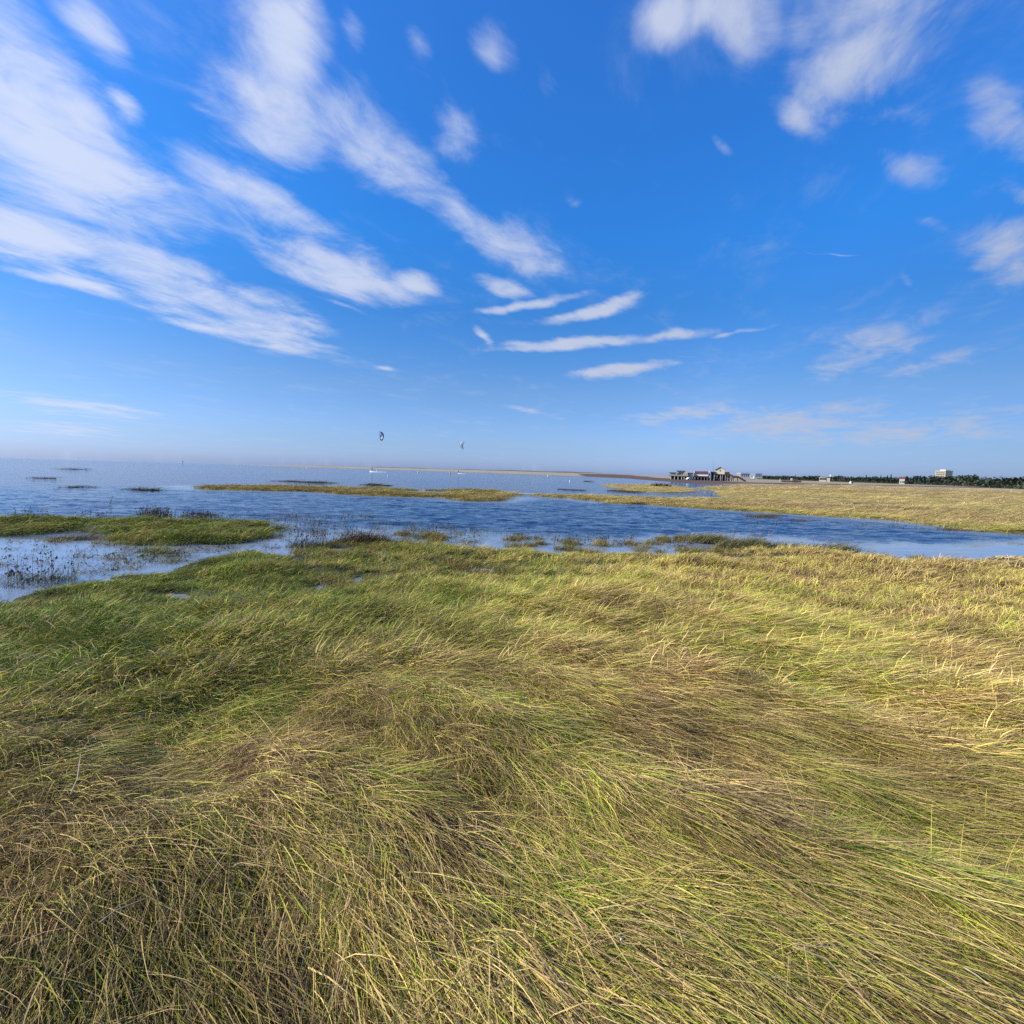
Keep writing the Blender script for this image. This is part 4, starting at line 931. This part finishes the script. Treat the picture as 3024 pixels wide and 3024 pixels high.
# parked cars below the terrace
def car(px_, Y, label, m, rz):
    b = at(px_, 1410, Y); o = empty('parked_car', (b.x, b.y, .22), label, 'car', 'cars parked below the pile houses', rz)
    body = MB(); prof = [(-2.1,.35),(-2.1,.8),(-1.5,.92),(-.9,1.4),(.8,1.42),(1.5,.95),(2.1,.8),(2.1,.35)]
    n_ = len(prof); body.poly([(x,-.85,z) for x, z in prof]+[(x,.85,z) for x, z in prof], [list(range(n_)), list(range(n_, 2*n_))[::-1]]+[[i, (i+1) % n_, n_+(i+1) % n_, n_+i] for i in range(n_)])
    part(body, 'body', m, o)
    for y_ in (-.87, .86): part(MB().poly([(-1.25,y_,.95),(-.82,y_,1.32),(.72,y_,1.33),(1.25,y_,.97),(-1.25,y_+.01,.95),(-.82,y_+.01,1.32),(.72,y_+.01,1.33),(1.25,y_+.01,.97)],[(0,1,2,3),(4,7,6,5),(0,4,5,1),(1,5,6,2),(2,6,7,3),(3,7,4,0)]), 'window', 'glass', o)
    for x_ in (-1.35, 1.35):
        for y_ in (-.9, .7): part(MB().tube([(x_, y_, .33), (x_, y_+.2, .33)], .33, 12), 'wheel', 'rubber', o)
car(2037, Y0-5, 'white car parked beside the steps of the grey terrace building', 'white', .3)
car(2092.5, Y0+3, 'pale green grey car parked under the right end of the red-roofed house', 'palewall', 1.2)
# -- distant pile houses
def far_house(px0, px1, pt, pe, Y, roofm, wallm, label, hip=True):
    s = Site((px0+px1)/2, Y); o = empty('pile_house', s.b, label, 'building', 'distant boxy pile houses'); pc_ = (px0+px1)/2
    z1 = s.z(pe, pc_); z2 = s.z(pt, pc_); x0, x1 = s.x(px0), s.x(px1); wd = x1-x0; zf = 2.6
    w = part(MB().box(x0+wd*.06, x1-wd*.06, 0, wd*.7, zf, z1), 'wall', wallm, o)
    a = wd*.16
    part(MB().poly([(x0,-.8,z1),(x1,-.8,z1),(x1,wd*.7+.8,z1),(x0,wd*.7+.8,z1),(x0+a,a,z2),(x1-a,a,z2),(x1-a,wd*.7-a,z2),(x0+a,wd*.7-a,z2)],[(0,3,2,1),(4,5,6,7),(0,1,5,4),(1,2,6,5),(2,3,7,6),(3,0,4,7)]), 'roof', roofm, o)
    for k in range(4):
        xx = x0+wd*(.14+.2*k); part(MB().box(xx, xx+wd*.1, -.06, .05, zf+.8, z1-.6), 'window', 'glass', w)
    part(MB().box(x0-.5, x1+.5, -1.5, wd*.7+1, zf-.5, zf-.003), 'deck', 'grey', o)
    for k in range(5):
        xx = x0+wd*k/4; part(MB().box(xx-.25, xx+.25, -1.2, -.7, -.5, zf-.5), 'pile', 'grey', o)
        part(MB().box(xx-.25, xx+.25, wd*.6, wd*.6+.5, -.5, zf-.5), 'pile', 'grey', o)
    part(MB().bar((x0, -1.3, zf), (x0+wd*.5, -3.5, .1), .9, .3), 'ramp', 'conc2', o)
    return o
far_house(2186, 2216, 1396.2, 1400, 640, 'bluegrey', 'grey', 'wide blue grey pile house right of the stairs, left of the pair')
far_house(2230, 2252, 1397, 1401, 660, 'bluegrey', 'grey', 'narrower blue grey pile house with a hipped roof, right of the pair')
s = Site(2222, 650); o = empty('white_cabin', s.b, 'white cabin between the two blue grey pile houses', 'building')
w = part(MB().gable(s.x(2216.5), s.x(2228.5), 0, 5, 1.6, s.z(1404, 2222), s.z(1402, 2222), 'x'), 'wall', 'white', o); part(MB().box(s.x(2219), s.x(2222.5), -.06, .05, 2.6, s.z(1405.5, 2222)), 'window', 'glass', w)
part(MB().roof(s.x(2216), s.x(2229), -.5, 5.5, s.z(1404, 2222), s.z(1402, 2222)+.1, .2, 'x'), 'roof', 'conc2', o)
part(MB().box(s.x(2216), s.x(2229), -.5, 5.5, 1.1, 1.597), 'deck', 'grey', o)
for px_ in (2217, 2228): part(MB().box(s.x(px_)-.3, s.x(px_)+.3, 0, .6, -.4, 1.1), 'pile', 'grey', o)
s = Site(2181, 620); o = empty('pale_hut', s.b, 'small pale pink hut left of the wide blue grey pile house', 'hut')
part(MB().box(s.x(2175.5), s.x(2186), 0, 6, 1.5, s.z(1399, 2181)), 'wall', 'palewall', o); part(MB().box(s.x(2174.5), s.x(2187), -.5, 6.5, s.z(1399, 2181), s.z(1396.8, 2181)), 'roof', 'tent', o)
part(MB().box(s.x(2176), s.x(2178), .5, 1.5, -.4, 1.5).box(s.x(2183.5), s.x(2185.5), .5, 1.5, -.4, 1.5), 'pile', 'grey', o)
# -- post, low fence, brown hut (middle distance right)
s = Site(2335, 330); o = empty('brown_hut', s.b, 'dark red-brown hut with a pale annexe on the dry grass flat', 'hut')
part(MB().box(s.x(2342), s.x(2356), 0, 4, -.2, s.z(1411.8, 2349)), 'wall', 'brownhut', o); part(MB().box(s.x(2341), s.x(2357), -.4, 4.4, s.z(1411.8, 2349), s.z(1410.8, 2349)), 'roof', 'redtimber', o)
part(MB().box(s.x(2335), s.x(2341), .4, 3.5, -.2, s.z(1412.5, 2338)), 'annexe', 'palewall', o)
part(MB().box(s.x(2357.2), s.x(2365), .5, 3, -.2, s.z(1420, 2361)), 'side_wall', 'grey', o)
s = Site(2305, 325); o = empty('timber_post', s.b, 'thick pale timber post left of the brown hut', 'post')
part(MB().tube([(0,0,-.5),(0,0,s.z(1413.5, 2305)-.2)], .22, 10), 'pole', 'palewall', o); part(MB().lathe([(.24,0),(.24,.12),(.05,.2)], 10, (0,0,s.z(1413.5, 2305)-.2)), 'cap', 'conc2', o)
s = Site(2325, 328); o = empty('board_fence', s.b, 'low dark board fence in front of the brown hut', 'fence')
part(MB().box(s.x(2309), s.x(2368), 0, .12, .25, s.z(1419.3, 2335)), 'board_panel', 'darktimber', o)
for px_ in np.arange(2309, 2369, 7.3): part(MB().box(s.x(px_)-.1, s.x(px_)+.1, -.21, -.003, -.4, s.z(1419.3, 2335)+.25), 'post', 'timber', o)
# -- flat-roofed white building
s = Site(2436, 640); o = empty('flat_roof_building', s.b, 'modern white building with an overhanging flat roof in front of the wood', 'building')
w = part(MB().box(s.x(2420), s.x(2441), 0, 9, -.3, s.z(1409.3, 2430)), 'wall', 'palewall', o)
for k in range(5):
    xx = s.x(2421.5+k*3.9); part(MB().box(xx, xx+1.2, -.06, .05, 2.2, s.z(1411, 2430)), 'window', 'glass', w)
part(MB().box(s.x(2422), s.x(2452), 1, 10, s.z(1409.3, 2430)+.003, s.z(1407.3, 2436)), 'upper_storey', 'grey', o)
part(MB().box(s.x(2424.5), s.x(2456), -.8, 11, s.z(1407.3, 2436), s.z(1405.6, 2436)), 'roof', 'conc2', o)
part(MB().box(s.x(2450), s.x(2454), 3, 6, s.z(1405.6, 2436), s.z(1401.8, 2452)), 'roof_box', 'white', o)
part(MB().box(s.x(2442), s.x(2452), .5, 9, -.3, s.z(1411, 2446)), 'side_wing', 'conc2', o)
# -- small white cabin
s = Site(2515, 400); o = empty('beach_cabin', s.b, 'tiny white cabin with a brown lean-to at the edge of the sandy strip', 'hut')
part(MB().gable(s.x(2509.5), s.x(2515.5), 0, 2, -.2, s.z(1422.5, 2512), s.z(1420.5, 2512), 'y'), 'wall', 'white', o)
part(MB().roof(s.x(2509), s.x(2516), -.2, 2.2, s.z(1422.5, 2512), s.z(1420.5, 2512)+.05, .08, 'y'), 'roof', 'conc2', o)
part(MB().box(s.x(2515.6), s.x(2521), .3, 1.8, -.2, s.z(1422.5, 2518)), 'lean_to', 'brownhut', o)
# -- red-roofed house in the wood
s = Site(2665, fdist(2665)*math.cos(math.atan((2665-1512)/F))-38); o = empty('country_house', s.b, 'white walled house with a reddish roof half hidden in the wood', 'building')
w = part(MB().box(s.x(2657), s.x(2673), 0, 8, -.3, s.z(1413.5, 2665)), 'wall', 'palewall', o)
part(MB().gable(s.x(2655), s.x(2675), -.6, 8.6, s.z(1413.5, 2665), s.z(1413.2, 2665), s.z(1408.6, 2665), 'x'), 'roof', 'redroof', o)
for px_ in (2660, 2666, 2670): part(MB().box(s.x(px_), s.x(px_)+1.0, -.06, .05, 1.4, 3.4), 'window', 'glass', w)
# -- tower block
Yb = 780.; s = Site(2792, Yb); o = empty('tower_block', (s.b.x, s.b.y, .15), 'large white tower block with dark window bands above the wood', 'building', rz=s.rz-R(35))
zt = s.z(1391.3, 2790); wl, wr_ = 14.6, 14.6
w = part(MB().box(-wl, 0, 0, wr_, -.3, zt), 'wall', 'concrete', o)
for k in range(7):
    z0 = zt-1.7-k*(zt/7.2)
    if z0 < 1: break
    f_ = part(MB().box(-wl+.9, -.9, -.10, .03, z0-1.15, z0), 'window_band', 'glass', w)
    mu = MB()
    for xx in np.arange(-wl+.9, -.8, 3.15): mu.box(xx-.12, xx+.12, -.17, -.101, z0-1.15, z0)
    part(mu, 'mullions', 'conc2', f_)
    part(MB().box(-wl, 0, -.9, -.003, z0-1.5-.1, z0-1.32), 'balcony', 'concrete', w)
    for yy in np.arange(2, wr_-1, 4.2): part(MB().box(-.03, .08, yy, yy+1.3, z0-1.1, z0), 'window', 'glass', w)
part(MB().box(-wl-.5, .5, -1.2, wr_+.5, zt, zt+.7), 'roof', 'conc2', o)
part(MB().box(-wl*.75, -wl*.2, 4, 14, zt+.7, zt+2.2), 'plant_room', 'tent', o)
# small post on the far flat
s = Site(2926, 300); o = empty('marker_post', s.b, 'small wooden marker post on the far flat near the right edge', 'post')
part(MB().tube([(0,0,-.3),(0,0,.9)], .12, 8), 'pole', 'timber', o); part(MB().lathe([(.14,0),(.14,.1),(.03,.16)], 8, (0,0,.9)), 'cap', 'conc2', o)

# ------------------------------------------------------------------ buoys
def buoy(px, py, Y, label, m='buoy', r=.55):
    b = at(px, py, Y); o = empty('buoy', (b.x, b.y, 0), label, 'buoy', 'buoys floating on the open water')
    part(MB().lathe([(.05,-.5*r),(.7*r,-.35*r),(r,.15*r),(.85*r,.7*r),(.4*r,1.05*r),(.06,1.15*r)], 14), 'float', m, o, smooth=True)
    part(MB().tube([(0,0,1.1*r),(0,0,1.9*r)], .06*r, 6).lathe([(.02,0),(.16*r,.1*r),(.02,.2*r)], 8, (0,0,1.85*r)), 'handle', m, o)
for px, py, Y, lb in ((467,1371,520,'leftmost white buoy far out on the open water'),(552,1374,500,'second white buoy from the left, far out'),(606,1375,500,'white buoy left of the tip of the low dune spit'),
    (660,1379,430,'white buoy just under the tip of the low dune spit'),(712,1379,430,'white buoy under the highest dune of the spit'),(816,1381,430,'white buoy midway along the dune spit'),
    (906,1383,430,'white buoy left of the nearer kitesurfer'),(1113,1389,380,'white buoy right behind the nearer kitesurfer'),(1146,1406,150,'nearest white buoy, below the wake of the nearer kitesurfer'),
    (1234,1393,330,'bright white buoy between the two kitesurfers'),(1618,1401,330,'white buoy off the beach, right of the second kitesurfer'),(1683,1416,150,'white buoy at the left tip of the brown mud flat')):
    buoy(px, py, Y, lb, r=.2 if Y < 200 else .42)
s_b = at(1329, 1397, 300); o = empty('marker_buoy', (s_b.x, s_b.y, 0), 'slim orange marker buoy just left of the second kitesurfer', 'buoy')
part(MB().lathe([(.1,-.3),(.42,-.1),(.42,.35),(.12,.6)], 12), 'float', 'orange', o, smooth=True); part(MB().tube([(0,0,.55),(0,0,1.7)], .09, 8), 'pole', 'orange', o)
s_b = at(540, 1371, 900); o = empty('sea_mark', (s_b.x, s_b.y, 0), 'thin dark sea mark on the horizon left of the dune spit', 'beacon')
part(MB().tube([(0,0,-1),(0,0,3.4)], .3, 8), 'pole', 'darktimber', o); part(MB().lathe([(.1,0),(1.0,.3),(.1,1.6)], 10, (0,0,3.2)), 'topmark', 'darktimber', o)

# ------------------------------------------------------------------ kitesurfers
def rider(px, Y, z, flip, label):
    b = at(px, 1390, Y); o = empty('person', (b.x, b.y, z), label, 'person', 'kitesurfers', rz=flip)
    J = [(0,0,.92,.15),(.02,0,1.12,.14),(-.06,0,1.38,.17),(-.10,0,1.50,.065),(-.11,0,1.58,.06), # pelvis, waist, chest, neck
         (-.02,-.12,.88,.11),(.28,-.20,.58,.08),(.34,-.28,.16,.055),(.44,-.30,.09,.045),
         (-.02,.12,.88,.11),(-.02,.24,.52,.08),(-.34,.30,.16,.055),(-.26,.32,.09,.045),
         (-.05,-.20,1.42,.075),(.16,-.26,1.26,.055),(.40,-.16,1.34,.04),(.47,-.12,1.36,.045),
         (-.05,.20,1.42,.075),(.16,.26,1.26,.055),(.40,.16,1.34,.04),(.47,.12,1.36,.045)]
    E_ = [(0,1),(1,2),(2,3),(3,4),(0,5),(5,6),(6,7),(7,8),(0,9),(9,10),(10,11),(11,12),(2,13),(13,14),(14,15),(15,16),(2,17),(17,18),(18,19),(19,20)]
    me = bpy.data.meshes.new('body'); me.from_pydata([j[:3] for j in J], E_, []); bo = link(bpy.data.objects.new('body', me), o)
    sk = bo.modifiers.new('skin', 'SKIN'); sv = me.skin_vertices[0].data
    for i, j in enumerate(J): sv[i].radius = (j[3], j[3])
    sv[0].use_root = True; sub = bo.modifiers.new('sub', 'SUBSURF'); sub.levels = 1; sub.render_levels = 1
    me.materials.append(M['rubber'])
    part(MB().lathe([(.03,-.14),(.075,-.10),(.095,0),(.09,.07),(.05,.12),(.01,.13)], 12, (-.11,0,1.70)), 'head', 'skin', o, smooth=True)
    part(MB().lathe([(.098,0),(.10,.05),(.075,.11),(.01,.145)], 12, (-.12,0,1.705)), 'hair', 'hair', o, smooth=True)
    part(MB().lathe([(.155,.0),(.165,.08),(.155,.16)], 12, (.0,0,.98)), 'harness', 'navy', o)
    return o, b
def board(b, z, label, rz):
    V = []; 
    m_ = MB(); pr = []
    for k in range(20):
        a = 2*math.pi*k/20; pr.append((.70*math.copysign(abs(math.cos(a))**.6, math.cos(a)), .21*math.copysign(abs(math.sin(a))**.8, math.sin(a))))
    m_.poly([(x, y, .06*x*x*2) for x, y in pr]+[(x, y, .06*x*x*2+.025) for x, y in pr], [list(range(20))[::-1], list(range(20, 40))]+[[i, (i+1) % 20, 20+(i+1) % 20, 20+i] for i in range(20)])
    o = empty('kiteboard', (b.x, b.y, z), label, 'board', 'kiteboards', rz=rz); part(m_, 'deck', 'navy', o)
    for x_ in (-.25, .25): part(MB().tube([(x_, -.12, .03), (x_, -.08, .12), (x_, .08, .12), (x_, .12, .03)], .03, 6), 'foot_strap', 'rubber', o)
def kite(px_off, lead, trail, Y, label, dark, bow, ln, surfer):
    c = lead[len(lead)//2]; cen = at(c[0], c[1], Y); o = empty('kite', cen, label, 'kite')
    def crv(p, t, off):
        q_ = t*(len(p)-1); i = min(int(q_), len(p)-2); f_ = q_-i; x = p[i][0]*(1-f_)+p[i+1][0]*f_; y = p[i][1]*(1-f_)+p[i+1][1]*f_
        return at(x, y, Y+bow*math.sin(math.pi*t)+off)-cen
    nT, nS = 24, 8; V = []; Fc = []; 
    for i in range(nT+1):
        t = i/nT; a = crv(lead, t, 0); b = crv(trail, t, .9)
        for j in range(nS+1):
            u_ = j/nS; p = a.lerp(b, u_); p.y += .35*math.sin(math.pi*u_); V.append(p)
    def pan(name, i0, i1, j0, j1, m_):
        B_ = MB(); vs = [V[i*(nS+1)+j] for i in range(i0, i1+1) for j in range(j0, j1+1)]; w_ = j1-j0+1
        B_.poly(vs, [(r_*w_+c_, r_*w_+c_+1, (r_+1)*w_+c_+1, (r_+1)*w_+c_) for r_ in range(i1-i0) for c_ in range(w_-1)])
        q_ = part(B_, name, m_, o, smooth=True); pass
    for (nm, i0, i1, j0, j1, m_) in dark: pan(nm, i0, i1, j0, j1, m_)
    rad = [.05+.27*math.sin(math.pi*(i/nT))**.6 for i in range(nT+1)]
    part(MB().tube([crv(lead, i/nT, 0) for i in range(nT+1)], [r_*ln for r_ in rad], 10), 'leading_edge', 'navy', o, smooth=True)
    part(MB().tube([crv(trail, i/nT, .9) for i in range(nT+1)], .07, 6), 'trailing_edge', 'navy' if ln > .5 else 'grey', o, smooth=True)
    for t in (0, 1):
        a = crv(lead, t, 0); e = surfer+Vector((.45, 0, 1.35))-cen
        part(MB().tube([a, e+Vector((0, .25-.5*t, 0))], .004, 4), 'flying_line', 'navy', o)
def wake(b, dx, label, hmax):
    B_ = BL(); V = []; Fc = []
    n = 40; nj = 5
    r_ = np.random.default_rng(5)
    for i in range(n+1):
        t = i/n; w_ = .5+1.6*t**.6; hh = hmax*math.exp(-t*7)*(.7+.6*r_.random())+.10*(1-t)+.03
        for j in range(nj+1):
            s_ = j/nj*2-1; V.append((dx*t, s_*w_*(1+.2*r_.random()), hh*(1-s_*s_)**.8*(.7+.6*r_.random())+.02))
    for i in range(n):
        for j in range(nj): a = i*(nj+1)+j; Fc.append((a, a+1, a+nj+2, a+nj+1))
    o = mesh_np('wake', V, Fc, M['foam'], smooth=True); o.location = (b.x, b.y, 0); tag(o, label, 'wake', kind='stuff')
YS = 275.
o1, b1 = rider(1099, YS, .72, 2.6, 'kitesurfer in black wetsuit leaning back above a long white wake, the nearer one')
board(b1, .74, 'dark board under the kitesurfer with the long wake', 2.6)
wake(at(1092.5, 1392, YS), 9.5, 'long white foam wake of the left kitesurfer', .55)
o2, b2 = rider(1354.5, 320., .25, 2.4, 'small kitesurfer in black wetsuit farther away, under the striped kite')
board(b2, .27, 'dark board under the farther kitesurfer', 2.4)
wake(at(1353, 1396, 320.), 5.5, 'short white foam wake of the right kitesurfer', .45)
kite(0, [(1120,1275),(1128,1277),(1131.5,1283),(1131.8,1291),(1130,1297),(1127,1302.5)], [(1119.8,1275.5),(1121,1281),(1121.8,1287),(1122,1293),(1123.2,1299),(1127,1302.5)], YS+6,
     'dark kite with a pale centre, the left one, flying above the long wake', [('canopy',0,17,0,8,'sail'),('tip_panel',17,24,0,8,'navy')], 1.3, 1.0, Vector((b1.x, b1.y, .7)))
kite(0, [(1362,1304),(1359,1307),(1358.3,1312),(1360,1318),(1363,1323),(1368.5,1327.5)], [(1371,1305),(1370,1309),(1367.5,1312),(1367.4,1317),(1367.3,1322),(1368.5,1327.5)], 322.,
     'smaller pale kite with dark stripes, the right one, flying lower', [('canopy',0,24,0,3,'sail'),('stripe',0,15,3,4,'navy'),('canopy',15,24,3,4,'sail'),('canopy',0,24,4,8,'sail')], 1.0, .28, Vector((b2.x, b2.y, .2)))
